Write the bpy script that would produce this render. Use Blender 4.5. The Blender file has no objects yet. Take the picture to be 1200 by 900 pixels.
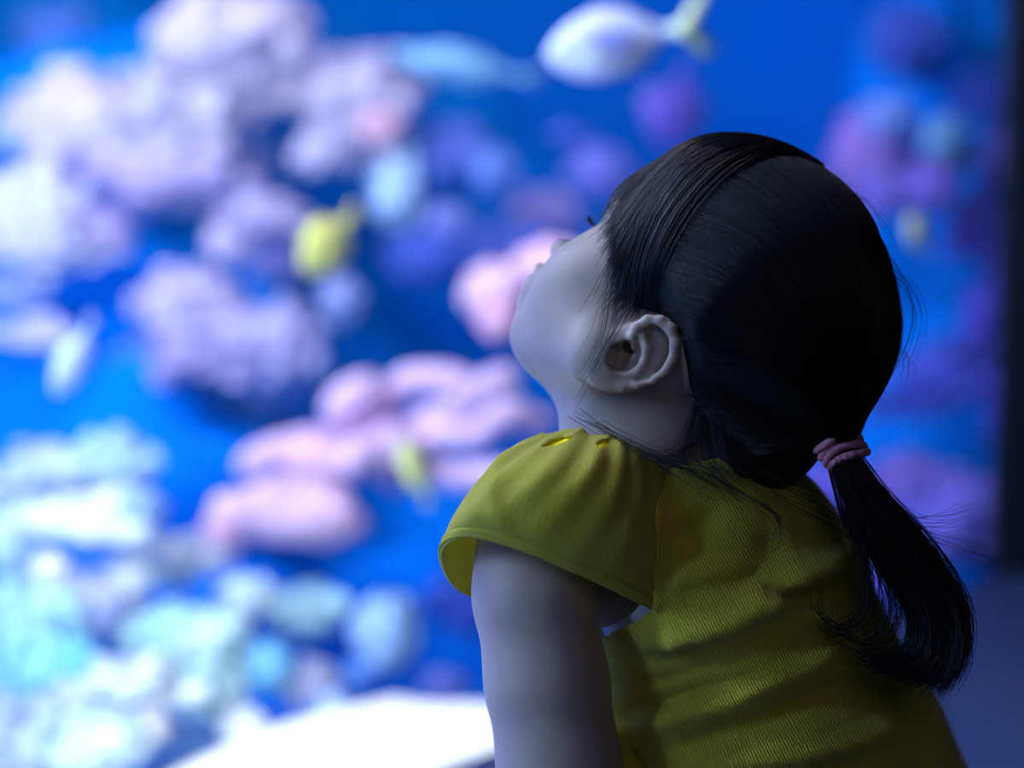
import bpy, math, random
import numpy as np
from mathutils import Vector, Matrix
R = math.radians
scn = bpy.context.scene
COL = scn.collection
# ------------------------------------------------------------------ camera
FPX = 2833.0
PITCH = math.atan(468/FPX)
CAM = np.array([0.0, 0.0, 1.26])
cd = bpy.data.cameras.new('camera'); cam = bpy.data.objects.new('camera', cd); COL.objects.link(cam)
cam.location = CAM; cam.rotation_euler = (R(90)-PITCH, 0, 0)
cd.sensor_width = 36; cd.lens = 85.0; cd.clip_start = .05; cd.clip_end = 60
cd.dof.use_dof = True; cd.dof.focus_distance = 1.375; cd.dof.aperture_fstop = 2.35; cd.dof.aperture_blades = 0
scn.camera = cam
RT = np.array([1., 0, 0]); UP = np.array([0, math.sin(PITCH), math.cos(PITCH)]); FW = np.array([0, math.cos(PITCH), -math.sin(PITCH)])
BAS = np.stack([RT, UP, FW])                       # rows: axes of the eye-level frame (right, up, away)
def W(v):                                          # frame coordinates (metres) -> world
    return np.asarray(v, float) @ BAS + CAM
def IV(w):                                         # world -> frame coordinates
    return (np.asarray(w, float) - CAM) @ BAS.T
def V(px, py, d): return np.array([(px-600)/FPX*d, (450-py)/FPX*d, d])
def Pw(px, py, d): return W(V(px, py, d))
def on_plane_z(px, py, z):
    dr = W(V(px, py, 1.0)) - CAM
    return CAM + dr*((z-CAM[2])/dr[2])
# ------------------------------------------------------------------ world, lights, exposure
scn.view_settings.view_transform = 'Standard'; scn.view_settings.look = 'None'
scn.view_settings.gamma = 1; scn.view_settings.use_curve_mapping = False
scn.view_settings.exposure = 0.0
wd = bpy.data.worlds.new('world'); scn.world = wd; wd.use_nodes = True
wd.node_tree.nodes['Background'].inputs[0].default_value = (.02, .03, .06, 1); wd.node_tree.nodes['Background'].inputs[1].default_value = .2
LEDGE = 0.60
G0 = on_plane_z(520, 900, LEDGE); G1 = on_plane_z(1150, 685, LEDGE)      # the line where the pane meets the ledge
GD = (G1-G0)/np.linalg.norm(G1-G0)
GN = np.array([-GD[1], GD[0], 0])                                        # into the tank
_r = W(V(1193, 600, 1.0)) - CAM
_m = np.array([[GD[0], -_r[0]], [GD[1], -_r[1]]]); JT = float(np.linalg.solve(_m, (CAM-G0)[:2])[0])   # jamb position along the line
def T(t, n, z): return G0 + GD*t + GN*n + np.array([0, 0, z-G0[2]])      # tank coordinates: along the pane, into the tank, height
def area_light(name, loc, target, size, power, color, size_y=None):
    l = bpy.data.lights.new(name, 'AREA'); l.energy = power; l.color = color; l.shape = 'RECTANGLE'
    l.size = size; l.size_y = size_y or size
    o = bpy.data.objects.new(name, l); COL.objects.link(o); o.location = loc
    o.rotation_euler = (Vector(target)-Vector(loc)).to_track_quat('-Z', 'Y').to_euler()
    return o
LIGHTS = [
    area_light('tank_light_front', T(-.55, .30, 2.30), T(-.6, 1.3, .6), 2.4, 20, (.94, .80, .88), .5),
    area_light('tank_light_middle', T(-.65, 1.15, 2.35), T(-.6, 1.15, .6), 2.6, 40, (.76, .76, 1.0), .7),
    area_light('added_child_glow', T(-.90, .78, 2.28), T(-.10, -.45, .95), 2.0, 38, (.28, .48, 1.0), .9),  # unseen lamp added inside the tank to throw blue light on the child
    area_light('added_left_fill', T(-2.75, .55, 2.15), T(-.10, -.45, .95), 1.3, 275, (.36, .54, 1.0), .9),  # unseen lamp added far left to bring out the blouse folds
    area_light('added_room_fill', (.6, -1.3, 2.6), (.3, 1.4, .9), 1.8, 5.0, (.92, .88, 1.0)),  # unseen dim fill added behind the camera for the child's dark side
]
# ------------------------------------------------------------------ materials
def lin(c): 
    c = [x/255 for x in c]
    return tuple((x/12.92 if x <= .04045 else ((x+.055)/1.055)**2.4) for x in c)+(1,)
MATS = {}
def mat(name, color, rough=.6, var=.0, scale=20, bump=0, bscale=60, spec=.4, sss=0, sheen=0, build=None, sssr=(1, .3, .15)):
    if name in MATS: return MATS[name]
    m = bpy.data.materials.new(name); MATS[name] = m; m.use_nodes = True; nt = m.node_tree; b = nt.nodes['Principled BSDF']
    b.inputs['Roughness'].default_value = rough; b.inputs['Specular IOR Level'].default_value = spec
    b.inputs['Base Color'].default_value = color
    tc = nt.nodes.new('ShaderNodeTexCoord')
    if var > 0:
        n = nt.nodes.new('ShaderNodeTexNoise'); n.inputs['Scale'].default_value = scale; n.inputs['Detail'].default_value = 4
        nt.links.new(tc.outputs['Object'], n.inputs['Vector'])
        r = nt.nodes.new('ShaderNodeValToRGB')
        r.color_ramp.elements[0].position = .3; r.color_ramp.elements[1].position = .7
        r.color_ramp.elements[0].color = tuple(max(0, x*(1-var)) for x in color[:3])+(1,)
        r.color_ramp.elements[1].color = tuple(min(1, x*(1+var)) for x in color[:3])+(1,)
        nt.links.new(n.outputs['Fac'], r.inputs['Fac']); nt.links.new(r.outputs['Color'], b.inputs['Base Color'])
    if bump > 0:
        n2 = nt.nodes.new('ShaderNodeTexNoise'); n2.inputs['Scale'].default_value = bscale; n2.inputs['Detail'].default_value = 5
        nt.links.new(tc.outputs['Object'], n2.inputs['Vector'])
        bp = nt.nodes.new('ShaderNodeBump'); bp.inputs['Strength'].default_value = bump; bp.inputs['Distance'].default_value = .005
        nt.links.new(n2.outputs['Fac'], bp.inputs['Height']); nt.links.new(bp.outputs['Normal'], b.inputs['Normal'])
    if sss > 0:
        b.inputs['Subsurface Weight'].default_value = sss; b.inputs['Subsurface Radius'].default_value = sssr; b.inputs['Subsurface Scale'].default_value = .006
    if sheen > 0: b.inputs['Sheen Weight'].default_value = sheen
    if build: build(nt, b, tc)
    return m
# ------------------------------------------------------------------ object helpers
def link(name, me, parent=None, m=None, smooth=True):
    o = bpy.data.objects.new(name, me); COL.objects.link(o)
    if m is not None: me.materials.append(m)
    if smooth and len(me.polygons): me.polygons.foreach_set('use_smooth', [True]*len(me.polygons))
    if parent is not None: o.parent = parent
    return o
def mesh(name, v, f, parent=None, m=None, smooth=True):
    me = bpy.data.meshes.new(name)
    v = np.asarray(v, float)
    if isinstance(f, np.ndarray):
        n, k = f.shape
        me.vertices.add(len(v)); me.vertices.foreach_set('co', v.astype(np.float32).ravel())
        me.loops.add(n*k); me.loops.foreach_set('vertex_index', f.astype(np.int32).ravel())
        me.polygons.add(n); me.polygons.foreach_set('loop_start', np.arange(0, n*k, k, dtype=np.int32))
        me.update(calc_edges=True); me.validate()
    else:
        me.from_pydata([tuple(x) for x in v], [], f); me.update()
    return link(name, me, parent, m, smooth)
def empty(name, loc=(0, 0, 0)):
    o = bpy.data.objects.new(name, None); COL.objects.link(o); o.location = loc; o.empty_display_size = .05; return o
def tag(o, label=None, cat=None, group=None, kind=None):
    if label: o['label'] = label
    if cat: o['category'] = cat
    if group: o['group'] = group
    if kind: o['kind'] = kind
    return o
def box_vf(c8):
    return c8, [(0, 3, 2, 1), (4, 5, 6, 7), (0, 1, 5, 4), (1, 2, 6, 5), (2, 3, 7, 6), (3, 0, 4, 7)]
def tbox(name, t0, t1, n0, n1, z0, z1, m, parent=None, kind=None):       # a box aligned with the pane
    v, f = box_vf([T(t0, n0, z0), T(t1, n0, z0), T(t1, n1, z0), T(t0, n1, z0), T(t0, n0, z1), T(t1, n0, z1), T(t1, n1, z1), T(t0, n1, z1)])
    o = mesh(name, v, f, parent, m, False)
    if kind: o['kind'] = kind
    return o
def wbox(name, lo, hi, m, kind=None):
    x0, y0, z0 = lo; x1, y1, z1 = hi
    v, f = box_vf([(x0, y0, z0), (x1, y0, z0), (x1, y1, z0), (x0, y1, z0), (x0, y0, z1), (x1, y0, z1), (x1, y1, z1), (x0, y1, z1)])
    o = mesh(name, v, f, None, m, False)
    if kind: o['kind'] = kind
    return o
# ------------------------------------------------------------------ setting
m_dark = mat('charcoal_plaster', lin((34, 36, 46)), .8, .15, 6, .2, 40)
m_floor = mat('dark_carpet', lin((30, 32, 44)), .9, .2, 60, .4, 200)
m_ledge = mat('grey_laminate', lin((96, 116, 164)), .45, .06, 8, .05, 80)
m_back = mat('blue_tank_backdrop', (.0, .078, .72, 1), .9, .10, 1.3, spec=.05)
wbox('floor', (-3, -2, -.1), (3.2, 4.2, 0), m_floor, 'structure')
wbox('wall_rear', (-3, -2.1, 0), (3.2, -2, 2.9), m_dark, 'structure')
wbox('wall_right', (3.1, -2, 0), (3.2, 4.2, 2.9), m_dark, 'structure')
wbox('ceiling', (-3, -2, 2.9), (3.2, 4.6, 3.0), m_dark, 'structure')
T0 = -3.4
tbox('ledge', T0, JT+1.6, -.62, .0, LEDGE-.06, LEDGE, m_ledge, kind='structure')
tbox('wall_under_ledge', T0, JT+1.6, -.56, .06, 0, LEDGE-.06, m_dark, kind='structure')
tbox('wall_window', JT, JT+1.8, -.02, .035, LEDGE-.06, 2.9, m_dark, kind='structure')
tbox('wall_header', T0, JT, -.02, .10, 2.12, 2.9, m_dark, kind='structure')
tbox('wall_tank_back', T0, JT+1.6, 2.75, 2.85, 0, 2.9, m_back, kind='structure')
tbox('wall_tank_right', JT+1.2, JT+1.3, .22, 2.75, 0, 2.9, m_back, kind='structure')
tbox('wall_tank_left', T0-.1, T0, .0, 2.85, 0, 2.9, m_back, kind='structure')
def glass_nodes(nt, b, tc):
    out = nt.nodes['Material Output']
    tr = nt.nodes.new('ShaderNodeBsdfTransparent'); tr.inputs[0].default_value = (.97, .985, 1, 1)
    gl = nt.nodes.new('ShaderNodeBsdfGlossy'); gl.inputs['Roughness'].default_value = .02
    fr = nt.nodes.new('ShaderNodeFresnel'); fr.inputs[0].default_value = 1.15
    mx = nt.nodes.new('ShaderNodeMixShader')
    nt.links.new(fr.outputs[0], mx.inputs[0]); nt.links.new(tr.outputs[0], mx.inputs[1]); nt.links.new(gl.outputs[0], mx.inputs[2])
    nt.links.new(mx.outputs[0], out.inputs[0]); nt.nodes.remove(b)
m_glass = mat('clear_acrylic', (1, 1, 1, 1), build=glass_nodes)
tbox('window_1', T0, JT, .0, .03, LEDGE-.02, 2.12, m_glass, kind='structure')
# ------------------------------------------------------------------ signed distance modelling
class SDF:
    def __init__(s): s.p = []
    def ell(s, c, r, A=None, k=.01, op=1):
        c = np.array(c, float); r = np.array(r, float); A = np.eye(3) if A is None else np.array(A)
        def f(x, y, z):
            x = x-c[0]; y = y-c[1]; z = z-c[2]
            a = [(A[i][0]*x+A[i][1]*y+A[i][2]*z)/r[i] for i in range(3)]
            k0 = np.sqrt(a[0]**2+a[1]**2+a[2]**2); k1 = np.sqrt((a[0]/r[0])**2+(a[1]/r[1])**2+(a[2]/r[2])**2)+1e-9
            return (k0*(k0-1)/k1)
        e = np.sqrt(((A.T*r)**2).sum(1)); s.p.append((f, c-e, c+e, k, op)); return s
    def cap(s, a, b, ra, rb, k=.01, op=1):
        a = np.array(a, float); b = np.array(b, float); ab = b-a; L = (ab@ab)+1e-12
        def f(x, y, z):
            t = np.clip(((x-a[0])*ab[0]+(y-a[1])*ab[1]+(z-a[2])*ab[2])/L, 0, 1)
            return np.sqrt((x-a[0]-t*ab[0])**2+(y-a[1]-t*ab[1])**2+(z-a[2]-t*ab[2])**2)-(ra+(rb-ra)*t)
        m = max(ra, rb); s.p.append((f, np.minimum(a, b)-m, np.maximum(a, b)+m, k, op)); return s
    def chain(s, pts, rad, k=.01, op=1, kk=None):
        for i in range(len(pts)-1): s.cap(pts[i], pts[i+1], rad[i], rad[i+1], k if i == 0 else (kk or k*.5), op)
        return s
    @staticmethod
    def comb(D, d, k, op):
        if op < 0: h = np.maximum(k-np.abs(-d-D), 0)/k; return np.maximum(D, -d)+h*h*k*.25
        h = np.maximum(k-np.abs(D-d), 0)/k; return np.minimum(D, d)-h*h*k*.25
    def __call__(s, P):
        P = np.asarray(P, float); D = np.full(P.shape[:-1], .5)
        for f, lo, hi, k, op in s.p: D = s.comb(D, f(P[..., 0], P[..., 1], P[..., 2]), k, op)
        return D
    def grid(s, xs, ys, zs, off=0.):
        D = np.full((len(xs), len(ys), len(zs)), .06, np.float32)
        for f, lo, hi, k, op in s.p:
            pad = k+.012+abs(off)
            i0, i1 = np.searchsorted(xs, [lo[0]-pad, hi[0]+pad]); j0, j1 = np.searchsorted(ys, [lo[1]-pad, hi[1]+pad]); l0, l1 = np.searchsorted(zs, [lo[2]-pad, hi[2]+pad])
            if i1 <= i0 or j1 <= j0 or l1 <= l0: continue
            x = xs[i0:i1, None, None].astype(np.float32); y = ys[None, j0:j1, None].astype(np.float32); z = zs[None, None, l0:l1].astype(np.float32)
            D[i0:i1, j0:j1, l0:l1] = s.comb(D[i0:i1, j0:j1, l0:l1], f(x, y, z), k, op)
        return D-off
    def ray(s, px, py, d0=1.15, d1=1.8, n=400):
        ds = np.linspace(d0, d1, n); P = np.stack([V(px, py, d) for d in ds]); v = s(P); i = np.argmax(v < 0)
        return float(ds[i]) if v[i] < 0 else None
    def grad(s, P, e=.0008):
        g = np.stack([s(P+np.eye(3)[i]*e)-s(P-np.eye(3)[i]*e) for i in range(3)], -1)
        return g/(np.linalg.norm(g, axis=-1, keepdims=True)+1e-9)
def axis(lo, hi, step, fine=None):
    out = [lo]; x = lo
    while x < hi:
        s = step
        if fine:
            for a, b, st in fine:
                q = max(a-x, x-b, 0); s = min(s, st+q*.12)
        x += s; out.append(x)
    return np.array(out)
def surface_nets(D, xs, ys, zs):
    S = (D < 0)
    c = np.zeros(tuple(n-1 for n in D.shape), np.uint8)
    for a in (0, 1):
        for b in (0, 1):
            for e in (0, 1): c += S[a:D.shape[0]-1+a, b:D.shape[1]-1+b, e:D.shape[2]-1+e]
    act = (c > 0) & (c < 8); I = np.argwhere(act); idx = np.full(act.shape, -1, np.int32); idx[act] = np.arange(len(I))
    acc = np.zeros((len(I), 3)); cnt = np.zeros(len(I)); X = (xs, ys, zs)
    for ax in range(3):
        o1, o2 = [q for q in range(3) if q != ax]
        for u in (0, 1):
            for w in (0, 1):
                A = I.copy(); A[:, o1] += u; A[:, o2] += w; B = A.copy(); B[:, ax] += 1
                da = D[A[:, 0], A[:, 1], A[:, 2]]; db = D[B[:, 0], B[:, 1], B[:, 2]]; m = (da < 0) != (db < 0)
                t = np.where(m, da/np.where(m, da-db, 1), 0)
                p = np.zeros((len(I), 3))
                p[:, ax] = X[ax][A[:, ax]]+t*(X[ax][B[:, ax]]-X[ax][A[:, ax]]); p[:, o1] = X[o1][A[:, o1]]; p[:, o2] = X[o2][A[:, o2]]
                acc[m] += p[m]; cnt[m] += 1
    Vv = acc/cnt[:, None]; F = []
    for ax in range(3):
        o1, o2 = [q for q in range(3) if q != ax]
        sl0 = [slice(None)]*3; sl1 = [slice(None)]*3; sl0[ax] = slice(0, -1); sl1[ax] = slice(1, None)
        ch = S[tuple(sl0)] != S[tuple(sl1)]
        E = np.argwhere(ch); ok = (E[:, o1] > 0) & (E[:, o2] > 0) & (E[:, o1] < D.shape[o1]-1) & (E[:, o2] < D.shape[o2]-1); E = E[ok]
        def q(a, b):
            Q = E.copy(); Q[:, o1] -= a; Q[:, o2] -= b; return idx[Q[:, 0], Q[:, 1], Q[:, 2]]
        Q = np.stack([q(0, 0), q(1, 0), q(1, 1), q(0, 1)], 1)
        ins = S[E[:, 0], E[:, 1], E[:, 2]]
        flip = ins if ax != 1 else ~ins
        Q[~flip] = Q[~flip][:, ::-1]
        F.append(Q)
    F = np.concatenate(F); F = F[(F >= 0).all(1)]
    return Vv, F
def relax(v, f, n=2, lam=.5):
    e = np.concatenate([f[:, [0, 1]], f[:, [1, 2]], f[:, [2, 3]], f[:, [3, 0]]]); e = np.concatenate([e, e[:, ::-1]])
    cnt = np.bincount(e[:, 0], minlength=len(v)).astype(float)
    for _ in range(n):
        a = np.stack([np.bincount(e[:, 0], weights=v[e[:, 1], i], minlength=len(v)) for i in range(3)], 1)/np.maximum(cnt, 1)[:, None]
        v = v+(a-v)*lam
    return v
def vnormals(v, f):
    n = np.cross(v[f[:, 1]]-v[f[:, 0]], v[f[:, 2]]-v[f[:, 0]]); N = np.zeros_like(v)
    for k in range(f.shape[1]):
        for i in range(3): N[:, i] += np.bincount(f[:, k], weights=n[:, i], minlength=len(v))
    return N/(np.linalg.norm(N, axis=1, keepdims=True)+1e-12)
def clip(v, f, g):                                    # keep the side where g > 0; edges cut exactly
    if f.shape[1] == 4: f = np.concatenate([f[:, [0, 1, 2]], f[:, [0, 2, 3]]])
    s = g[f] > 0; n = s.sum(1); out = [f[n == 3]]; nv = list(v); cache = {}
    def cut(a, b):
        k = (a, b) if a < b else (b, a)
        if k not in cache:
            t = g[k[0]]/(g[k[0]]-g[k[1]]); cache[k] = len(nv); nv.append(v[k[0]]+(v[k[1]]-v[k[0]])*t)
        return cache[k]
    ex = []
    for t, q in zip(f[(n == 1) | (n == 2)], s[(n == 1) | (n == 2)]):
        if q.sum() == 1:
            i = int(np.argmax(q)); a, b, c = t[i], t[(i+1) % 3], t[(i+2) % 3]; ex.append((a, cut(a, b), cut(a, c)))
        else:
            i = int(np.argmin(q)); a, b, c = t[i], t[(i+1) % 3], t[(i+2) % 3]; x, y = cut(a, b), cut(a, c); ex.append((x, b, c)); ex.append((x, c, y))
    if ex: out.append(np.array(ex))
    F = np.concatenate(out); u, inv = np.unique(F.ravel(), return_inverse=True)
    return np.array(nv)[u], inv.reshape(F.shape)
def poly_sd(px, py, poly):                            # signed distance to a closed outline, inside negative
    poly = np.array(poly, float); d = np.full(px.shape, 1e9); ins = np.zeros(px.shape, bool)
    for i in range(len(poly)):
        a = poly[i]; b = poly[(i+1) % len(poly)]; e = b-a; wx = px-a[0]; wy = py-a[1]
        t = np.clip((wx*e[0]+wy*e[1])/(e@e), 0, 1); d = np.minimum(d, np.hypot(wx-t*e[0], wy-t*e[1]))
        c = ((a[1] > py) != (b[1] > py)); c &= px < (b[0]-a[0])*(py-a[1])/(b[1]-a[1]+1e-12)+a[0]; ins ^= c
    return np.where(ins, -d, d)
def proj(P): return 600+P[..., 0]/P[..., 2]*FPX, 450-P[..., 1]/P[..., 2]*FPX
def spline(pts, n):                                   # Catmull-Rom through the rows of pts
    p = np.array(pts, float); p = np.concatenate([[2*p[0]-p[1]], p, [2*p[-1]-p[-2]]]); m = len(p)-3
    t = np.linspace(0, m, n); i = np.minimum(t.astype(int), m-1); u = (t-i); sh = (-1,)+(1,)*(p.ndim-1); u = u.reshape(sh)
    a, b, c, d = p[i], p[i+1], p[i+2], p[i+3]
    return .5*(2*b+(c-a)*u+(2*a-5*b+4*c-d)*u*u+(3*b-a-3*c+d)*u**3)
def tubes(paths, rad, sides=3):                       # paths (N,K,3), rad (N,K) -> verts, quads
    N, K, _ = paths.shape; tg = np.gradient(paths, axis=1); tg /= np.linalg.norm(tg, axis=2, keepdims=True)+1e-9
    ref = np.array([.31, .22, .93]); a = np.cross(tg, ref); a /= np.linalg.norm(a, axis=2, keepdims=True)+1e-9; b = np.cross(tg, a)
    th = np.arange(sides)*2*np.pi/sides
    v = paths[:, :, None, :]+rad[:, :, None, None]*(np.cos(th)[None, None, :, None]*a[:, :, None, :]+np.sin(th)[None, None, :, None]*b[:, :, None, :])
    i = np.arange(N)[:, None, None]*K*sides+np.arange(K-1)[None, :, None]*sides; s0 = np.arange(sides)[None, None, :]; s1 = (s0+1) % sides
    f = np.stack([i+s0, i+s1, i+sides+s1, i+sides+s0], -1).reshape(-1, 4)
    return v.reshape(-1, 3), f
# ------------------------------------------------------------------ the child: frames
HT, HB = R(50), R(30)
s_, c_ = math.sin(HT), math.cos(HT)
aU = np.array([s_, c_, 0]); aFp = np.array([-c_, s_, 0])
aF = aFp*math.cos(HB)+np.array([0, 0, 1])*math.sin(HB)
aL = aFp*math.sin(HB)-np.array([0, 0, 1])*math.cos(HB)
HA = np.stack([aL, aF, aU])                           # head axes: left side, face, crown
HO = V(800, 400, 1.43)
def H(x, y, z): return HO+x*aL+y*aF+z*aU
def Hinv(P): return (P-HO) @ HA.T
tS = np.array([.42, 0, .9075]); tF = np.array([-.9075, 0, .42]); tU = np.array([0, 1., 0])
_l = R(28); tU = math.cos(_l)*tU+math.sin(_l)*tF; tF = np.cross(tU, tS)*1.0; tF = tF if tF[0] < 0 else -tF
TA = np.stack([tS, tF, tU])                           # trunk axes: to the right shoulder, chest, neck
# ------------------------------------------------------------------ body
body = SDF()
body.ell(H(0, 0, .048), (.068, .089, .074), HA, .01)
body.ell(H(0, .036, .020), (.055, .046, .050), HA, .026)
body.ell(H(0, .036, -.016), (.050, .042, .050), HA, .03)
for sx in (1, -1):
    body.ell(H(sx*.030, .050, -.028), (.027, .027, .029), HA, .028)       # cheeks
    body.cap(H(sx*.044, .005, -.045), H(sx*.012, .056, -.062), .020, .015, .026)   # jaw
body.ell(H(0, .068, -.066), (.015, .012, .011), HA, .012)                 # chin
body.ell(H(0, .062, .036), (.046, .034, .032), HA, .016)                  # forehead
body.ell(H(0, .084, -.042), (.021, .013, .018), HA, .016)                 # mouth mound
body.cap(H(0, .080, .002), H(0, .097, -.017), .005, .0070, .012)          # nose bridge
body.ell(H(0, .100, -.018), (.009, .0085, .0075), HA, .006)
for sx in (1, -1):
    body.ell(H(sx*.0085, .093, -.021), (.006, .006, .005), HA, .004)      # nostril wings
    body.ell(H(sx*.0045, .097, -.0275), (.0022, .003, .003), HA, .002, -1)
    body.ell(H(sx*.028, .085, .000), (.014, .009, .010), HA, .012, -1)    # eye sockets
    body.ell(H(sx*.028, .0677, .001), (.0135, .0135, .0135), HA, .004)     # lids
    body.ell(H(sx*.028, .0830, -.002), (.010, .006, .0035), HA, .002, -1)
body.cap(H(-.012, .096, -.035), H(.012, .096, -.035), .0030, .0030, .004) # upper lip
body.cap(H(-.009, .095, -.044), H(.009, .095, -.044), .0035, .0035, .004) # lower lip
body.cap(H(-.014, .1005, -.0395), H(.014, .1005, -.0395), .0013, .0013, .002, -1)
NHEAD = len(body.p)
# neck
body.cap(V(765, 430, 1.445), V(748, 575, 1.452), .050, .052, .022)
# trunk
body.ell(V(815, 665, 1.465), (.083, .060, .080), TA, .02)
body.ell(V(880, 800, 1.49), (.082, .068, .09), TA, .03)
hipc = V(960, 985, 1.52)
body.ell(hipc, (.086, .07, .075), TA, .03)
body.cap(V(728, 650, 1.432), V(742, 730, 1.440), .033, .030, .012)
body.cap(V(702, 655, 1.422), V(714, 715, 1.432), .023, .022, .012)
# arms
sh = V(648, 612, 1.402)
body.cap(V(735, 612, 1.435), sh, .033, .031, .016)
body.chain([V(622, 628, 1.388), V(626, 700, 1.377), V(641, 800, 1.372), V(656, 900, 1.370), V(672, 1040, 1.37)], [.0315, .0308, .0312, .0314, .026], .010, 1, .02)
elb = V(672, 1040, 1.37)
lw = W(elb)
hand0 = np.array([lw[0]-.075, lw[1]+.075, LEDGE+.022])
body.chain([elb, IV(hand0)], [.026, .018], .012)
def add_hand(wr, d, side):                             # palm flat on the ledge, five separate fingers
    d = np.array([d[0], d[1], 0.]); d /= np.linalg.norm(d); l = np.array([-d[1], d[0], 0])*side
    pc = wr+d*.03+np.array([0, 0, -.008])
    body.cap(IV(wr), IV(pc), .016, .012, .01)
    for q in (-.013, .0, .013): body.cap(IV(wr+d*.012+l*q*.7+np.array([0, 0, -.006])), IV(wr+d*.045+l*q+np.array([0, 0, -.011])), .010, .009, .008)
    for q, L in ((-.0195, .030), (-.0065, .038), (.0065, .041), (.0195, .035)):
        b0 = wr+d*.045+l*q+np.array([0, 0, -.010]); b1 = b0+d*L*.5+l*q*.25+np.array([0, 0, .004]); b2 = b0+d*L+l*q*.45+np.array([0, 0, -.006])
        body.chain([IV(b0), IV(b1), IV(b2)], [.0058, .0052, .0046], .003)
    th0 = wr+d*.012-l*.014+np.array([0, 0, -.008]); th1 = th0+d*.018-l*.014; th2 = th1+d*.016-l*.006+np.array([0, 0, -.003])
    body.chain([IV(th0), IV(th1), IV(th2)], [.009, .007, .0055], .005)
add_hand(hand0, (-.73, .68), -1)
rsh = V(905, 640, 1.545)                              # the far arm, behind the trunk
relb = W(rsh)+np.array([-.10, .05, -.15]); rhand = np.array([relb[0]-.10, relb[1]+.055, LEDGE+.022])
body.chain([rsh, IV(relb), IV(rhand)], [.034, .028, .018], .02)
add_hand(rhand, (-.8, .6), 1)
# folded legs: she kneels on the ledge, sitting on her heels
hw = W(hipc)
fd = np.array([-.86, .51, 0]); sd = np.array([.51, .86, 0])
for q in (-1, 1):
    h0 = hw+sd*q*.042+np.array([0, 0, -.02]); kn = hw+sd*q*.062+fd*.15; kn[2] = LEDGE+.055; an = hw+sd*q*.05-fd*.06; an[2] = LEDGE+.028; toe = an-fd*.085; toe[2] = LEDGE+.018
    body.chain([IV(h0), IV(kn)], [.058, .044], .02); body.chain([IV(kn+np.array([0, 0, -.015])), IV(an)], [.038, .026], .01); body.chain([IV(an), IV(toe)], [.027, .017], .01)
# ear
def ear():
    base = body.ray(742, 425); e0 = base-.003
    hd = lambda x: e0-.002-max(0, (x-712)/85)*.0095
    A = np.stack([[.80, .60, 0], [-.60, .80, 0], [0, 0, 1]])
    body.ell(V(745, 418, hd(745)+.0045), (.0262, .0178, .0060), A, .005)                      # the shell
    body.ell(V(712, 436, e0-.0015), (.0098, .0092, .0050), None, .006)                        # lobe
    fr = [(741, 396), (747, 383), (759, 376), (774, 377), (786, 386), (791, 402), (788, 420), (780, 434), (766, 444), (748, 450), (730, 453), (712, 450)]
    rr = [.0018, .0026, .0030, .0032, .0033, .0033, .0031, .0029, .0027, .0026, .0024, .0020]
    for i in range(len(fr)-1):
        a, b = fr[i], fr[i+1]; body.cap(V(a[0], a[1], hd(a[0])-.0006), V(b[0], b[1], hd(b[0])-.0006), rr[i], rr[i+1], .003)
    gr = [(767, 390), (775, 400), (776, 414), (770, 427), (760, 438), (748, 443)]             # groove inside the rim
    for i, (a, b) in enumerate(zip(gr, gr[1:])): body.cap(V(a[0], a[1], hd(a[0])-.0022), V(b[0], b[1], hd(b[0])-.0022), .0042-.0004*i, .0038-.0004*i, .002, -1)
    body.ell(V(764, 391, hd(764)-.001), (.0046, .0036, .0052), A, .002, -1)
    body.ell(V(733, 418, e0-.0050), (.0108, .0082, .0098), A, .003, -1)                       # concha
    body.ell(V(722, 411, e0-.001), (.0048, .0036, .0060), None, .0025, -1)
    body.ell(V(738, 406, e0+.002), (.0042, .0040, .010), None, .002, -1)
    an = [(753, 393), (758, 408), (755, 424), (747, 436), (734, 442), (720, 437)]             # antihelix and antitragus
    for i, (a, b) in enumerate(zip(an, an[1:])): body.cap(V(a[0], a[1], hd(a[0])+.0004), V(b[0], b[1], hd(b[0])+.0004), .0021, .0021, .0025)
    body.cap(V(741, 394, hd(741)), V(743, 408, e0+.001), .0022, .0016, .003)                  # crus of the helix
    body.ell(V(711, 417, e0-.0005), (.0045, .0060, .0034), A, .004)                           # tragus
    return e0
E0 = ear()
print('ear depth', E0)
ex0, ex1 = V(688, 0, 1.36)[0], V(802, 0, 1.36)[0]; ey0, ey1 = V(0, 466, 1.36)[1], V(0, 366, 1.36)[1]
xs = axis(-.26, .38, .0034, [(ex0, ex1, .0009)]); ys = axis(-.50, .15, .0034, [(ey0, ey1, .0009), (.02, .11, .002)]); zs = axis(1.28, 1.78, .0034, [(E0-.018, E0+.012, .0009)])
print('grid', len(xs), len(ys), len(zs))
bv, bf = surface_nets(body.grid(xs, ys, zs), xs, ys, zs)
bv = relax(bv, bf, 3, .45)
for _ in range(2):                                     # settle the vertices on the true surface
    bv = bv-body.grad(bv, .0006)*np.clip(body(bv), -.0015, .0015)[:, None]
bv = relax(bv, bf, 1, .3)
print('body', len(bv), len(bf))
def skin_nodes(nt, b, tc):
    pass
m_skin = mat('skin', (.43, .345, .30, 1), .5, .05, 60, .06, 500, .35, sss=.35, sssr=(1, .35, .2))
person = empty('person', W(hipc))
person.location.z = LEDGE
PLOC = np.array(person.location)
tag(person, 'small child in yellow blouse, hair in ponytail, head tipped back, seen from behind', 'person')
def child(name, v, f, m, parent=None, smooth=True):   # v in frame coordinates
    o = mesh(name, W(v)-PLOC, f, parent or person, m, smooth); return o
body_o = child('body', bv, bf, m_skin)
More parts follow.
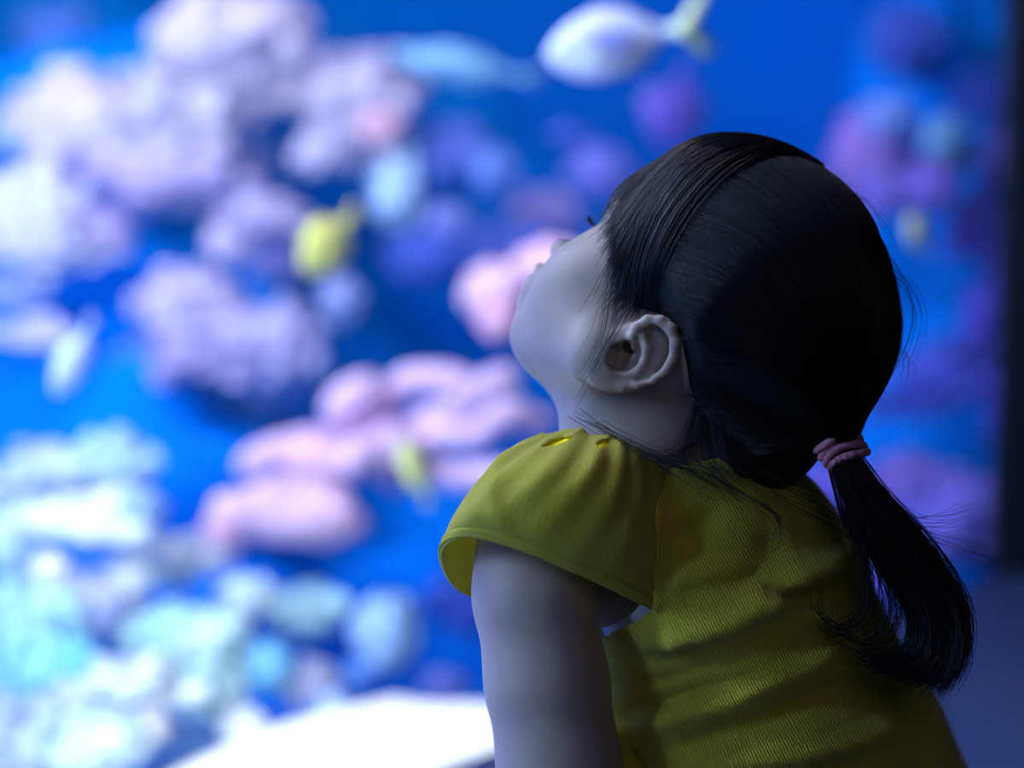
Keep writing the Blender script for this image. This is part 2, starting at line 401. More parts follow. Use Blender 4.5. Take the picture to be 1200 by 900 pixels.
# eyes and lashes
m_eye = mat('eye_white', lin((225, 225, 228)), .15)
m_iris = mat('dark_iris', lin((28, 18, 14)), .1)
m_lash = mat('lash', lin((14, 12, 14)), .5)
def uvs(n=14, m=20):
    th = np.linspace(0, np.pi, n); ph = np.linspace(0, 2*np.pi, m, endpoint=False)
    v = np.array([[math.sin(a)*math.cos(b), math.sin(a)*math.sin(b), math.cos(a)] for a in th for b in ph])
    f = np.array([[i*m+j, (i+1)*m+j, (i+1)*m+(j+1) % m, i*m+(j+1) % m] for i in range(n-1) for j in range(m)])
    return v, f
uv_v, uv_f = uvs()
for sx in (1, -1):
    c = np.array([sx*.028, .0680, .001])
    e = child('eye', np.array([H(*(c+p*.0118)) for p in uv_v]), uv_f, m_eye)
    ir = child('iris', np.array([H(*(c+np.array([0, .0075, .002])+p*np.array([.0055, .0050, .0055]))) for p in uv_v]), uv_f, m_iris, e)
    pa = []
    for q in np.linspace(-1, 1, 22):
        a = c+np.array([q*.0095, .0128-abs(q)**2*.004, .0050-abs(q)**2*.002]); b = a+np.array([q*.0030, .0045, -.0010]); d = b+np.array([q*.001, .0026, .0022])
        pa.append([H(*x) for x in spline([a, b, d], 6)])
    v, f = tubes(np.array(pa), np.tile(np.linspace(.00028, .0001, 6), (22, 1)))
    child('eyelashes', v, f, m_lash)
    pa = []; rng = np.random.default_rng(3)
    for q in np.linspace(-1, 1, 60):
        a = np.array([sx*.028+q*.012, .0855-abs(q)**2*.006+(.002 if q*sx < 0 else -.002), .0195-q*q*.003+rng.uniform(-.0015, .0015)]); b = a+np.array([sx*.003, .001, .0012])
        for x in (a, b): pass
        pa.append([H(*(a+(b-a)*t)) for t in (0, .5, 1)])
    pa = np.array(pa)
    for _ in range(3): pa -= body.grad(pa)*(body(pa)-.0004)[..., None]
    v, f = tubes(pa, np.tile(np.array([.0003, .0003, .0001]), (60, 1)))
    child('eyebrow', v, f, m_lash)
# ------------------------------------------------------------------ hair
hair = SDF()
hair.ell(H(0, -.002, .049), (.0765, .0995, .083), HA, .01)
hair.cap(H(0, -.035, .035), H(0, -.108, .032), .067, .0095, .033)
hair.cap(V(895, 470, 1.43), V(908, 530, 1.41), .044, .022, .03)
hair.cap(V(866, 480, 1.44), V(862, 542, 1.425), .032, .018, .03)
HC = H(0, -.005, .045)
def hair_r(dirs, off=0.):                              # radius of the hair surface from the head centre
    lo = np.full(dirs.shape[:-1], .03); hi = np.full(dirs.shape[:-1], .19)
    for _ in range(22):
        mi = (lo+hi)/2; ins = hair(HC+dirs*mi[..., None]) < off; lo = np.where(ins, mi, lo); hi = np.where(ins, hi, mi)
    return lo
ZL = np.array([(-.20, -.3), (-.115, -.16), (-.10, -.075), (-.082, -.044), (-.060, -.032), (-.044, -.024), (-.028, -.012), (-.0116, -.008), (.005, -.010), (.020, -.010), (.045, -.010), (.065, .000), (.082, .012), (.096, .030), (.12, .045)])
def hairline(P):
    q = Hinv(P); w = q[..., 1]*.866+np.abs(q[..., 0])*.5; fw = np.interp(q[..., 2], [-.039, -.0115, .0178, .042, .075], [.027, .048, .078, .090, .106])
    return np.minimum(q[..., 2]-np.interp(q[..., 1], ZL[:, 0], ZL[:, 1])-.075*np.clip((.038-q[..., 0])/.02, 0, 1)*np.clip((q[..., 1]-.070)/.02, 0, 1), (fw-w)*.9)
hx = axis(-.02, .36, .0026); hy = axis(-.12, .16, .0026); hz = axis(1.28, 1.58, .0026)
hv, hf = surface_nets(hair.grid(hx, hy, hz, -.0015), hx, hy, hz)
hv = relax(hv, hf, 2)
g = hairline(hv)
qx, qy = proj(hv); qh = Hinv(hv)
hv, hf = clip(hv, hf, g)
m_hair = mat('black_hair', lin((13, 12, 19)), .38, .15, 40, spec=.26)
m_cap = mat('black_scalp_hair', lin((14, 14, 18)), .55, .3, 60, .15, 300, .2)
def body_r(dirs, off=0.):
    lo = np.full(dirs.shape[:-1], .03); hi = np.full(dirs.shape[:-1], .15)
    for _ in range(18):
        mi = (lo+hi)/2; ins = head_only(HC+dirs*mi[..., None]) < off; lo = np.where(ins, mi, lo); hi = np.where(ins, hi, mi)
    return lo
def nrm(a): return a/(np.linalg.norm(a, axis=-1, keepdims=True)+1e-12)
head_only = SDF(); head_only.p = body.p[:NHEAD]
_g = hairline(hv); _e = (_g < .022) & (Hinv(hv)[:, 1] > -.07)
_d = nrm(hv[_e]-HC); _w = np.clip(_g[_e]/.022, 0, 1)**.6; _rb = body_r(_d, .0008); _rh = np.linalg.norm(hv[_e]-HC, axis=1)
_k = np.clip((Hinv(hv)[_e][:, 1]+.07)/.03, 0, 1); _w = 1-(1-_w)*_k
hv[_e] = HC+_d*(np.minimum(_rb, _rh)*(1-_w)+_rh*_w)[:, None]
hair_o = child('hair', hv, hf, m_cap)
def nrm(a): return a/(np.linalg.norm(a, axis=-1, keepdims=True)+1e-12)
rng = np.random.default_rng(7)
def hdir(x, y, z): return nrm((x*aL+y*aF+z*aU+HO)-HC)
KR = hdir(.022, .018, .125)
TIE = V(981, 522, 1.378)
def arcs(S, M, E, K=22, off=(.000, .0035), jit=.012, rad=.00022, lie=False, clump=60):
    n = len(S); t = np.linspace(0, 1, K)[None, :, None]
    D = nrm((1-t)**2*S[:, None]+2*t*(1-t)*M[:, None]+t*t*E[:, None])
    ph = rng.uniform(0, 6.28, (n, 1, 3)); D = nrm(D+np.sin(t*rng.uniform(2, 6, (n, 1, 1))+ph)*jit*t)
    # locks: strands of one lock share their height over the head and draw together
    key = (np.round(E@np.array([31., 57., 43.])*clump/40)).astype(int) % 997; lo_ = rng.uniform(0, 1, 997)[key]
    o = off[0]+(off[1]-off[0])*(.65*lo_[:, None]+.35*rng.uniform(0, 1, (n, 1)))
    r = hair_r(D); tt = t[..., 0]
    if lie:
        rb = body_r(D, .0010); r = np.maximum(r, rb); w = np.clip(hairline(HC+D*r[..., None])/.022, 0, 1)**.6; r = r*w+rb*(1-w); r = r+.0006+o*np.sin(np.clip(tt, .08, .93)*3.1416)**.4*(.35+.65*w)
    else: r = r+o*np.sin(np.clip(tt, .08, .95)*3.1416)**.4
    P = HC+D*r[..., None]
    if lie:                                            # ends feather out along the hairline
        G_ = hairline(P); lim = -rng.exponential(.0028, n)+.0005; stop = np.where((G_ < lim[:, None]).any(1), np.argmax(G_ < lim[:, None], 1), K-1)
        ix = np.linspace(0, 1, K)[None]*stop[:, None]; i0 = np.minimum(ix.astype(int), K-2); fr_ = (ix-i0)[..., None]; rw = np.arange(n)[:, None]
        P = P[rw, i0]*(1-fr_)+P[rw, i0+1]*fr_
    R_ = rad*rng.uniform(.7, 1.35, (n, 1))*np.interp(np.linspace(0, 1, K), [0, .8, 1], [1, 1, .3])[None]
    return P, R_
PP, RR = [], []
def put(a): PP.append(a[0]); RR.append(a[1])
# front and side sections: from the parting forward and down to the temple
def front(n, near):
    u = rng.beta(1.0, .75, n); cl = rng.integers(0, 34, n)/34.; u = np.clip(.65*u+.35*cl, 0, 1)
    sx = 1 if near else -1
    # start along the parting
    st = np.array([hdir(.022+rng.normal(0, .004)*1, .018+(.055*(1-a))*rng.uniform(.0, 1), .125-rng.uniform(0, .004)) for a in u])
    ed = []; md = []
    for a in u:
        y = np.interp(a, [0, .35, .6, .8, 1], [.108, .078, .042, .022, -.008])+rng.normal(0, .003); x = np.interp(a, [0, .35, .6, .8, 1], [-.012, .034, .053, .062, .070])
        z = np.interp(a, [0, .35, .6, .8, 1], [.075, .014, -.010, -.022, -.012])-abs(rng.normal(0, .009))+(0 if near else .03*(a < .5))
        if not near: x = -x
        ed.append(hdir(x, y, z)); md.append(hdir(sx*(x*sx*.55), y*.9+.035, .115-a*.012))
    return arcs(st, np.array(md), np.array(ed), off=(-.001, .0048), rad=.00026, lie=True)
put(front(3200, True)); put(front(1500, False))
# back sections: everything runs to the tie
TD = nrm(TIE-HC)
def back(n, near):
    sx = 1 if near else -1; u = rng.uniform(0, 1, n); S = []; M = []
    for a in u:
        y = np.interp(a, [0, .3, .6, .85, 1], [.030, .022, .014, -.012, -.055]); z = np.interp(a, [0, .3, .6, .85, 1], [.125, .110, .055, .020, .004]); x = np.interp(a, [0, .3, .6, .85, 1], [.015, .045, .072, .074, .068])
        p = np.array([sx*x, y, z])+rng.normal(0, .006, 3); S.append(hdir(*p))
        m = np.array([sx*(x*.75+.022), (y-.105)*.55-.015, z*.62+.035+.02*math.sin(a*3.14)]); M.append(hdir(*m))
    E = nrm(TD[None]+rng.normal(0, .028, (n, 3)))
    return arcs(np.array(S), np.array(M), E, off=(-.001, .0028), rad=.00020)
put(back(3600, True)); put(back(1500, False))
# nape: from behind the ear down and back
n = 1300
S = []; M = []
for i in range(n):
    a = rng.uniform(); P0 = V(850+a*18, 395+a*125, 1.40)+rng.normal(0, .002, 3); S.append(nrm(P0-HC)); P1 = V(870+a*20, 470+a*70, 1.36)+rng.normal(0, .003, 3); M.append(nrm(P1-HC))
E = nrm(TD[None]+rng.normal(0, .03, (n, 3)))
put(arcs(np.array(S), np.array(M), E, off=(0, .003)))
P = np.concatenate(PP); Rr = np.concatenate(RR)
v, f = tubes(P, Rr)
child('hair_strands', v, f, m_hair, hair_o)
# loose strands, laid out by hand
def loose(paths, n, spread, K=24, rad=.00016, spread_end=None, parent=None, name='loose_strands', trim=.0):
    A = []
    for pts in paths:
        cc0 = spline([V(*p) for p in pts], 400)
        for _ in range(n):
            cs = rng.uniform(0, trim) if trim else 0; ce = rng.uniform(1-trim*.5, 1) if trim else 1; c = cc0[np.clip((np.linspace(cs, ce, K)*(len(cc0)-1)), 0, len(cc0)-1).astype(int)]
            o0 = rng.normal(0, spread, 3); o1 = rng.normal(0, spread_end or spread*2, 3); t = np.linspace(0, 1, K)[:, None]
            wv = np.sin(t*rng.uniform(2, 7)+rng.uniform(0, 6.28))*rng.normal(0, spread*.6, 3)
            A.append(c+o0*(1-t)+o1*t+wv*t)
    A = np.array(A); v, f = tubes(A, rad*rng.uniform(.7, 1.3, (len(A), 1))*np.linspace(1, .4, K)[None])
    return child(name, v, f, m_hair, parent or hair_o)
loose([[(722, 262, 1.372), (716, 320, 1.362), (704, 395, 1.36), (680, 450, 1.385)], [(730, 300, 1.36), (722, 350, 1.355), (712, 400, 1.36), (672, 480, 1.39)], [(742, 330, 1.355), (736, 360, 1.352), (706, 415, 1.356), (690, 440, 1.36)]], 9, .0016, spread_end=.003, trim=.25)
loose([[(668, 482, 1.388), (720, 512, 1.366), (790, 548, 1.350), (868, 590, 1.348)], [(688, 492, 1.386), (740, 520, 1.366), (820, 560, 1.345), (905, 610, 1.345)], [(800, 520, 1.38), (850, 565, 1.36), (905, 600, 1.345), (918, 630, 1.343), (890, 645, 1.345)], [(740, 528, 1.368), (790, 545, 1.355), (840, 565, 1.35), (890, 600, 1.347)], [(760, 525, 1.375), (830, 548, 1.36), (880, 580, 1.35)]], 17, .0020, spread_end=.0040, trim=.55)
loose([[(834, 430, 1.380), (838, 490, 1.372), (848, 540, 1.360), (882, 585, 1.35)], [(820, 440, 1.392), (812, 490, 1.385), (806, 528, 1.372), (846, 566, 1.354)], [(826, 450, 1.388), (822, 505, 1.378), (836, 545, 1.362), (870, 575, 1.352)], [(830, 480, 1.382), (812, 520, 1.374), (786, 538, 1.364), (760, 532, 1.366)]], 34, .0026, spread_end=.0045, trim=.4)
loose([[(880, 545, 1.385), (930, 572, 1.37), (975, 592, 1.37), (1000, 632, 1.38)], [(860, 550, 1.385), (920, 585, 1.37), (975, 612, 1.37), (1018, 640, 1.375)]], 9, .0015, spread_end=.004)
loose([[(1035, 290, 1.42), (1062, 330, 1.41), (1078, 372, 1.41), (1068, 415, 1.41), (1050, 440, 1.41)], [(1045, 320, 1.42), (1068, 340, 1.41), (1074, 380, 1.41), (1055, 430, 1.41)], [(1050, 400, 1.42), (1062, 425, 1.41), (1058, 450, 1.41)], [(980, 215, 1.42), (1020, 238, 1.42), (1048, 280, 1.42)]], 6, .0012, spread_end=.003)
# ponytail
G = [[(986, 535), (1008, 590), (1042, 650), (1075, 705), (1100, 750), (1095, 790), (1080, 805)],
     [(998, 530), (1035, 580), (1085, 635), (1122, 690), (1128, 735), (1118, 775), (1108, 805)],
     [(990, 535), (1015, 590), (1055, 650), (1100, 705), (1112, 750), (1095, 785), (1060, 800)],
     [(974, 540), (990, 600), (1008, 640), (1022, 680), (1016, 715), (985, 738), (958, 712), (958, 672)],
     [(980, 540), (998, 600), (1035, 665), (1068, 718), (1060, 762), (1015, 770), (984, 742)],
     [(984, 540), (1010, 600), (1050, 665), (1088, 725), (1085, 775), (1040, 780), (1000, 762)],
     [(990, 535), (1018, 590), (1065, 650), (1105, 710), (1118, 765), (1105, 800), (1095, 818)]]
GW = [3, 3.2, 3, .9, 1.5, 1.6, 2.4]
K = 34
Gs = []
for i, gpts in enumerate(G):
    m_ = len(gpts); Gs.append(spline([V(x, y, 1.378-.006*(j/m_)+(.010 if i in (0, 3) else 0)*(j/m_)) for j, (x, y) in enumerate(gpts)], K))
Gs = np.array(Gs); NP = 2600
A = np.zeros((NP, K, 3)); t = np.linspace(0, 1, K)[:, None]
fam = [(0, 2, 5), (1, 6, 2), (4, 5, 0), (3, 3, 3), (1, 2, 0), (4, 3, 4)]
fw_ = np.array([3, 3, 1.6, .10, 3.2, .16]); fi = rng.choice(len(fam), NP, p=fw_/fw_.sum())
for i in range(NP):
    a, b, c = fam[fi[i]]; w = rng.dirichlet([1.2, 1, .7]); cc = w[0]*Gs[a]+w[1]*Gs[b]+w[2]*Gs[c]
    cut_ = rng.uniform(.80, 1.0)
    cc = spline(cc, 60)[:int(60*cut_)]; cc = cc[np.linspace(0, len(cc)-1, K).astype(int)]
    o = rng.normal(0, 1, 3)*np.array([.0024, .0024, .0060]); o2 = rng.normal(0, 1, 3)*np.array([.0040, .0040, .010])
    tw = np.sin(t*rng.uniform(2, 6)+rng.uniform(0, 6.28))*rng.normal(0, .0008, 3)
    A[i] = cc+o*(1-t)*np.clip(.75+t*2, 0, 1.4)+o2*t*np.sin(np.clip(t, 0, .9)*2.2)+tw*t
v, f = tubes(A, .00021*rng.uniform(.7, 1.3, (NP, 1))*np.interp(np.linspace(0, 1, K), [0, .8, 1], [1.1, 1, .3])[None])
tail_o = child('ponytail', v, f, m_hair)
loose([[(1030, 580, 1.375), (1080, 622, 1.37), (1120, 638, 1.37), (1165, 652, 1.37)], [(1020, 570, 1.375), (1065, 608, 1.37), (1100, 612, 1.37), (1130, 606, 1.37)], [(1060, 610, 1.375), (1095, 650, 1.37), (1125, 685, 1.37), (1140, 690, 1.37)], [(1080, 700, 1.375), (1120, 760, 1.37), (1108, 800, 1.37), (1096, 825, 1.37)], [(1085, 760, 1.375), (1070, 790, 1.37), (1050, 812, 1.37)], [(1000, 600, 1.375), (1012, 650, 1.37), (1014, 690, 1.37), (1008, 712, 1.37)], [(1010, 620, 1.375), (1035, 680, 1.37), (1040, 730, 1.37), (1020, 750, 1.37)]], 14, .0020, spread_end=.0045, parent=tail_o)
# hair tie: a pink band wound four times
m_tie = mat('pink_elastic', lin((176, 110, 138)), .75, .15, 300, .5, 900, sheen=.3)
ax_ = nrm(V(1000, 560, 1.375)-V(975, 510, 1.382)); s1 = nrm(np.cross(ax_, [0, 0, 1.])); s2 = np.cross(ax_, s1)
loops = []
for q in range(4):
    th = np.linspace(0, 2*np.pi, 40); c = V(979+q*5.2, 516+q*7.6, 1.378); rr = .0125-.0004*q
    w1 = rng.normal(0, .0006, 3)
    loops.append(np.array([c+s1*rr*math.cos(a)+s2*rr*.95*math.sin(a)+ax_*.0012*math.sin(a*2+q)+w1*math.sin(a) for a in th]))
v, f = tubes(np.array(loops), np.full((4, 40), .00245), 10)
child('hair_tie', v, f, m_tie)
# ------------------------------------------------------------------ blouse
def fabric(nt, b, tc):
    b.inputs['Sheen Weight'].default_value = .3; b.inputs['Sheen Roughness'].default_value = .5
    out = nt.nodes['Material Output']
    uvn = nt.nodes.new('ShaderNodeAttribute'); uvn.attribute_name = 'weave'
    mp = nt.nodes.new('ShaderNodeMapping'); nt.links.new(uvn.outputs['Vector'], mp.inputs['Vector'])
    nz = nt.nodes.new('ShaderNodeTexNoise'); nz.inputs['Scale'].default_value = 1.0; nz.inputs['Detail'].default_value = 3
    mp.inputs['Scale'].default_value = (620, 130, 620); nt.links.new(mp.outputs[0], nz.inputs['Vector'])
    wv = nt.nodes.new('ShaderNodeTexWave'); wv.inputs['Scale'].default_value = 190; wv.inputs['Distortion'].default_value = 3; wv.inputs['Detail'].default_value = 3; wv.inputs['Detail Scale'].default_value = 2
    nt.links.new(uvn.outputs['Vector'], wv.inputs['Vector'])
    wb = nt.nodes.new('ShaderNodeTexWave'); wb.bands_direction = 'Y'; wb.inputs['Scale'].default_value = 330; wb.inputs['Distortion'].default_value = 3
    nt.links.new(uvn.outputs['Vector'], wb.inputs['Vector'])
    ad = nt.nodes.new('ShaderNodeMath'); ad.operation = 'MULTIPLY_ADD'; ad.inputs[1].default_value = .40
    nt.links.new(wv.outputs['Fac'], ad.inputs[0]); nt.links.new(nz.outputs['Fac'], ad.inputs[2])
    a2 = nt.nodes.new('ShaderNodeMath'); a2.operation = 'MULTIPLY_ADD'; a2.inputs[1].default_value = .18; nt.links.new(wb.outputs['Fac'], a2.inputs[0]); nt.links.new(ad.outputs[0], a2.inputs[2])
    bp = nt.nodes.new('ShaderNodeBump'); bp.inputs['Strength'].default_value = .8; bp.inputs['Distance'].default_value = .0014
    nt.links.new(a2.outputs[0], bp.inputs['Height']); nt.links.new(bp.outputs[0], b.inputs['Normal'])
    n3 = nt.nodes.new('ShaderNodeTexNoise'); n3.inputs['Scale'].default_value = 22; nt.links.new(uvn.outputs['Vector'], n3.inputs['Vector'])
    rp = nt.nodes.new('ShaderNodeValToRGB'); rp.color_ramp.elements[0].color = (.74, .66, .05, 1); rp.color_ramp.elements[1].color = (.90, .84, .11, 1)
    nt.links.new(n3.outputs['Fac'], rp.inputs['Fac']); nt.links.new(rp.outputs['Color'], b.inputs['Base Color'])
    tl = nt.nodes.new('ShaderNodeBsdfTranslucent'); nt.links.new(rp.outputs['Color'], tl.inputs['Color']); nt.links.new(bp.outputs[0], tl.inputs['Normal'])
    mx = nt.nodes.new('ShaderNodeMixShader'); mx.inputs[0].default_value = .34
    nt.links.new(b.outputs[0], mx.inputs[1]); nt.links.new(tl.outputs[0], mx.inputs[2]); nt.links.new(mx.outputs[0], out.inputs[0])
m_yel = mat('yellow_crinkle_cotton', lin((222, 208, 30)), .85, build=fabric, spec=.15)
m_und = mat('white_undershirt_cotton', lin((205, 212, 228)), .85, .03, 100, .2, 700, .2)
def set_weave(o, uvw):
    a = o.data.attributes.new('weave', 'FLOAT_VECTOR', 'POINT'); a.data.foreach_set('vector', np.asarray(uvw, np.float32).ravel())
blouse = SDF()
blouse.ell(V(836, 668, 1.462), (.110, .078, .076), TA, .02)
blouse.ell(V(770, 600, 1.432), (.052, .045, .034), TA, .03)
blouse.ell(V(962, 662, 1.492), (.026, .024, .018), TA, .022)
blouse.ell(V(885, 800, 1.483), (.112, .088, .088), TA, .024)
blouse.ell(V(835, 905, 1.47), (.090, .074, .110), TA, .04)
blouse.ell(V(952, 940, 1.512), (.108, .094, .090), TA, .03)
blouse.ell(V(990, 1040, 1.53), (.112, .098, .075), TA, .03)
sx_ = axis(-.04, .36, .0022); sy_ = axis(-.40, .0, .0022); sz_ = axis(1.30, 1.68, .0022)
cv, cf = surface_nets(blouse.grid(sx_, sy_, sz_), sx_, sy_, sz_)
cv = relax(cv, cf, 3)
# gathers and folds pressed into the cloth
def fold(v, nn, line, w, amp):
    px, py = proj(v); line = np.array(line, float); d = np.full(len(v), 1e9); tt = np.zeros(len(v)); L = len(line)-1
    for i in range(L):
        a, b = line[i], line[i+1]; e = b-a; t = np.clip(((px-a[0])*e[0]+(py-a[1])*e[1])/(e@e), 0, 1); q = np.hypot(px-a[0]-t*e[0], py-a[1]-t*e[1])
        m = q < d; d = np.where(m, q, d); tt = np.where(m, (i+t)/L, tt)
    wgt = np.exp(-(d/w)**2)*np.clip(tt*6+.25, 0, 1)*np.clip((1-tt)*6+.25, 0, 1)*np.clip(-nn[:, 2]*3+.6, 0, 1)
    return v+nn*(wgt*amp*1.35)[:, None]
nn = vnormals(cv, cf)
if (nn*(cv-V(870, 780, 1.48))).sum() < 0: nn = -nn; cf = cf[:, ::-1]
FOLDS = [([(760, 752), (800, 740), (850, 727), (896, 703), (935, 676), (978, 656), (1000, 652)], 15, .0085),
         ([(898, 706), (956, 724), (985, 738), (1010, 760)], 11, .0050),
         ([(900, 690), (945, 703), (975, 697), (995, 692)], 13, -.0085),
         ([(745, 858), (800, 842), (860, 824), (902, 802), (948, 782), (990, 768)], 16, .0070),
         ([(800, 872), (870, 850), (930, 828), (990, 806), (1040, 802)], 22, -.0065),
         ([(800, 893), (880, 890), (940, 884), (1000, 868), (1060, 846)], 14, .0065),
         ([(772, 560), (772, 620), (768, 690), (768, 716)], 7, .0030),
         ([(800, 600), (830, 640), (880, 655), (930, 640)], 34, -.0065),
         ([(790, 700), (830, 690), (870, 684), (905, 664)], 12, -.0040),
         ([(710, 790), (760, 785), (820, 770), (880, 750)], 9, .0022),
         ([(715, 815), (780, 806), (850, 788), (920, 762)], 8, .0024),
         ([(725, 838), (750, 830), (800, 812), (850, 800)], 8, -.0022),
         ([(735, 880), (748, 900), (760, 940)], 9, -.0035), ([(722, 850), (732, 890), (740, 930)], 8, .0030),
         ([(1075, 800), (1090, 840), (1100, 900)], 16, .0040)]
for ln, w, amp in FOLDS: cv = fold(cv, nn, ln, w, amp)
rn = np.random.default_rng(5)
for _ in range(26):                                    # fine creases running round the trunk
    x0 = rn.uniform(700, 960); y0 = rn.uniform(720, 900); L = rn.uniform(60, 150)
    cv = fold(cv, nn, [(x0, y0), (x0+L*.5, y0-L*.16), (x0+L, y0-L*.42)], rn.uniform(4, 8), rn.uniform(-.0012, .0014))
HOLE = [(765, 714), (745, 729), (716, 742), (697, 754), (684, 775), (650, 790), (600, 740), (590, 640), (640, 560), (720, 560), (758, 600), (766, 680)]
px, py = proj(cv); near = (cv-V(850, 700, 1.462)) @ tS
g = poly_sd(px, py, HOLE)
g = np.where(near > -.01, np.maximum(g, 5), g)
cv2, cf2 = clip(cv, cf, g)
ctr = V(752, 520, 1.44); dn = np.linalg.norm((cv2-ctr)*np.array([1, 1.2, 1]), axis=1)-.057
cv2, cf2 = clip(cv2, cf2, dn)
bl = child('blouse', cv2, cf2, m_yel)
q = cv2; set_weave(bl, np.stack([q @ nrm(np.array([.87, .5, -.1])), q @ nrm(np.array([.5, -.87, .2])), q[:, 2]*0], 1))
md = bl.modifiers.new('thickness', 'SOLIDIFY'); md.thickness = .0011; md.offset = -1
# undershirt
uv2, uf2 = surface_nets((lambda a: a)(blouse.grid(sx_[::2], sy_[::2], sz_[::2], -.0045)), sx_[::2], sy_[::2], sz_[::2])
px, py = proj(uv2); near = (uv2-V(850, 700, 1.462)) @ tS
g = poly_sd(px, py, [(762, 694), (742, 718), (718, 732), (690, 742), (660, 752), (600, 720), (590, 640), (640, 560), (720, 560), (758, 600), (764, 670)])
g = np.where(near > -.01, np.maximum(g, 5), g); uv2, uf2 = clip(uv2, uf2, g)
dn = np.linalg.norm((uv2-ctr)*np.array([1, 1.2, 1]), axis=1)-.066; uv2, uf2 = clip(uv2, uf2, dn)
px, py = proj(uv2); near = (uv2-V(850, 700, 1.462)) @ tS; uv2, uf2 = clip(uv2, uf2, np.where((near < -.01) & (px < 775), 26-poly_sd(px, py, HOLE), -5))
child('undershirt', uv2, uf2, m_und)
# cap sleeve
rows = [
 [(778, 552, 1.388), (745, 527, 1.372), (712, 514, 1.372), (682, 507, 1.382), (656, 507, 1.402), (640, 513, 1.425), (640, 524, 1.440), (648, 535, 1.452), (660, 550, 1.465)],
 [(766, 590, 1.366), (738, 553, 1.346), (700, 532, 1.340), (655, 521, 1.348), (619, 523, 1.368), (602, 531, 1.398), (606, 552, 1.420), (622, 572, 1.440), (648, 590, 1.458)],
 [(765, 640, 1.358), (735, 600, 1.330), (685, 574, 1.320), (628, 556, 1.322), (582, 552, 1.340), (561, 573, 1.372), (566, 600, 1.402), (590, 617, 1.428), (630, 632, 1.450)],
 [(766, 688, 1.360), (728, 655, 1.336), (674, 632, 1.322), (607, 606, 1.318), (555, 596, 1.328), (530, 612, 1.362), (537, 645, 1.395), (560, 660, 1.420), (610, 670, 1.445)],
 [(766, 714, 1.364), (722, 692, 1.346), (668, 667, 1.332), (602, 640, 1.326), (548, 628, 1.334), (519, 643, 1.364), (526, 676, 1.394), (548, 696, 1.415), (600, 708, 1.440)]]
ctl = np.array([[V(*p) for p in r] for r in rows])
NU, NV = 170, 90
c1 = spline(ctl, NV); c2 = spline(np.swapaxes(c1, 0, 1), NU)        # (NU,NV,3)
u = np.linspace(0, 1, NU)[:, None]; w_ = np.linspace(0, 1, NV)[None]
fu = np.arange(NU-1)[:, None]*NV+np.arange(NV-1)[None]; sf = np.stack([fu, fu+NV, fu+NV+1, fu+1], -1).reshape(-1, 4)
sv = c2.reshape(-1, 3); sn = vnormals(sv, sf)
if (sn[:, 1]).mean() < 0: sn = -sn; sf = sf[:, ::-1]
U = np.broadcast_to(u, (NU, NV)).ravel(); Wv = np.broadcast_to(w_, (NU, NV)).ravel()
disp = .0011*np.sin(U*70+3*np.sin(Wv*5))*np.exp(-((Wv-.35)/.35)**2)+.0011*np.sin(U*31+Wv*4+1)*np.clip(1-Wv, 0, 1)
disp += np.where(Wv > .915, .0013, 0)*np.clip((Wv-.905)*60, 0, 1)                      # folded hem
disp -= .0030*np.exp(-(((U-.16)/.07)**2+((Wv-.45)/.25)**2))                              # dent at the back of the shoulder
disp += .0022*np.exp(-(((U-.62+.25*Wv)/.03)**2))*np.clip(Wv*3, 0, 1)*np.clip((1-Wv)*3, 0, 1)
for k_ in range(6):                                                                     # gathers at the neckline
    disp += .0016*np.exp(-((U-(.12+.13*k_+.02*math.sin(k_*3)))/.014)**2)*np.exp(-Wv/.16)
sv = sv+sn*disp[:, None]
px, py = proj(sv); 
h1 = poly_sd(px, py, [(632, 526), (646, 517), (660, 513), (672, 513), (666, 518), (650, 525)]); h2 = poly_sd(px, py, [(698, 521), (706, 516), (715, 518), (708, 525), (701, 526)])
g = np.minimum(h1, h2); g = np.where(sv[:, 2] > 1.42, np.maximum(g, 3), g)
st_ = np.concatenate([sv, np.stack([U*.40, Wv*.10, U*0], 1)], 1)
sv2, sf2 = clip(st_, sf, g)
sl = child('sleeve', sv2[:, :3], sf2, m_yel, bl); set_weave(sl, sv2[:, 3:])
md = sl.modifiers.new('thickness', 'SOLIDIFY'); md.thickness = .0012; md.offset = -1
# inner layer behind the two keyhole gaps; light through cloth painted as brighter yellow
inn = sv.reshape(NU, NV, 3)[:, :26]-sn.reshape(NU, NV, 3)[:, :26]*.0007
fi_ = np.arange(NU-1)[:, None]*26+np.arange(25)[None]; ff = np.stack([fi_, fi_+26, fi_+27, fi_+1], -1).reshape(-1, 4)
nf = child('neck_backlight_layer', inn.reshape(-1, 3), ff, mat('yellow_painted_backlight', (.95, .80, .0, 1), .9, .05, 60, .1, 500, spec=.05), bl); set_weave(nf, np.stack([np.repeat(np.linspace(0, .4, NU), 26), np.tile(np.linspace(0, .03, 26), NU), np.zeros(NU*26)], 1))
# seams and hems
def piping(name, pts, rad, n=80, parent=bl):
    c = spline(pts, n)[None]; v, f = tubes(c, np.full((1, n), rad), 8); o = child(name, v, f, m_yel, parent); set_weave(o, v); return o
piping('hem', c2[:, -1], .0011, 160, sl)
piping('shoulder_seam', c2[1, :]+sn.reshape(NU, NV, 3)[1, :]*.0002, .0010, 60, bl)
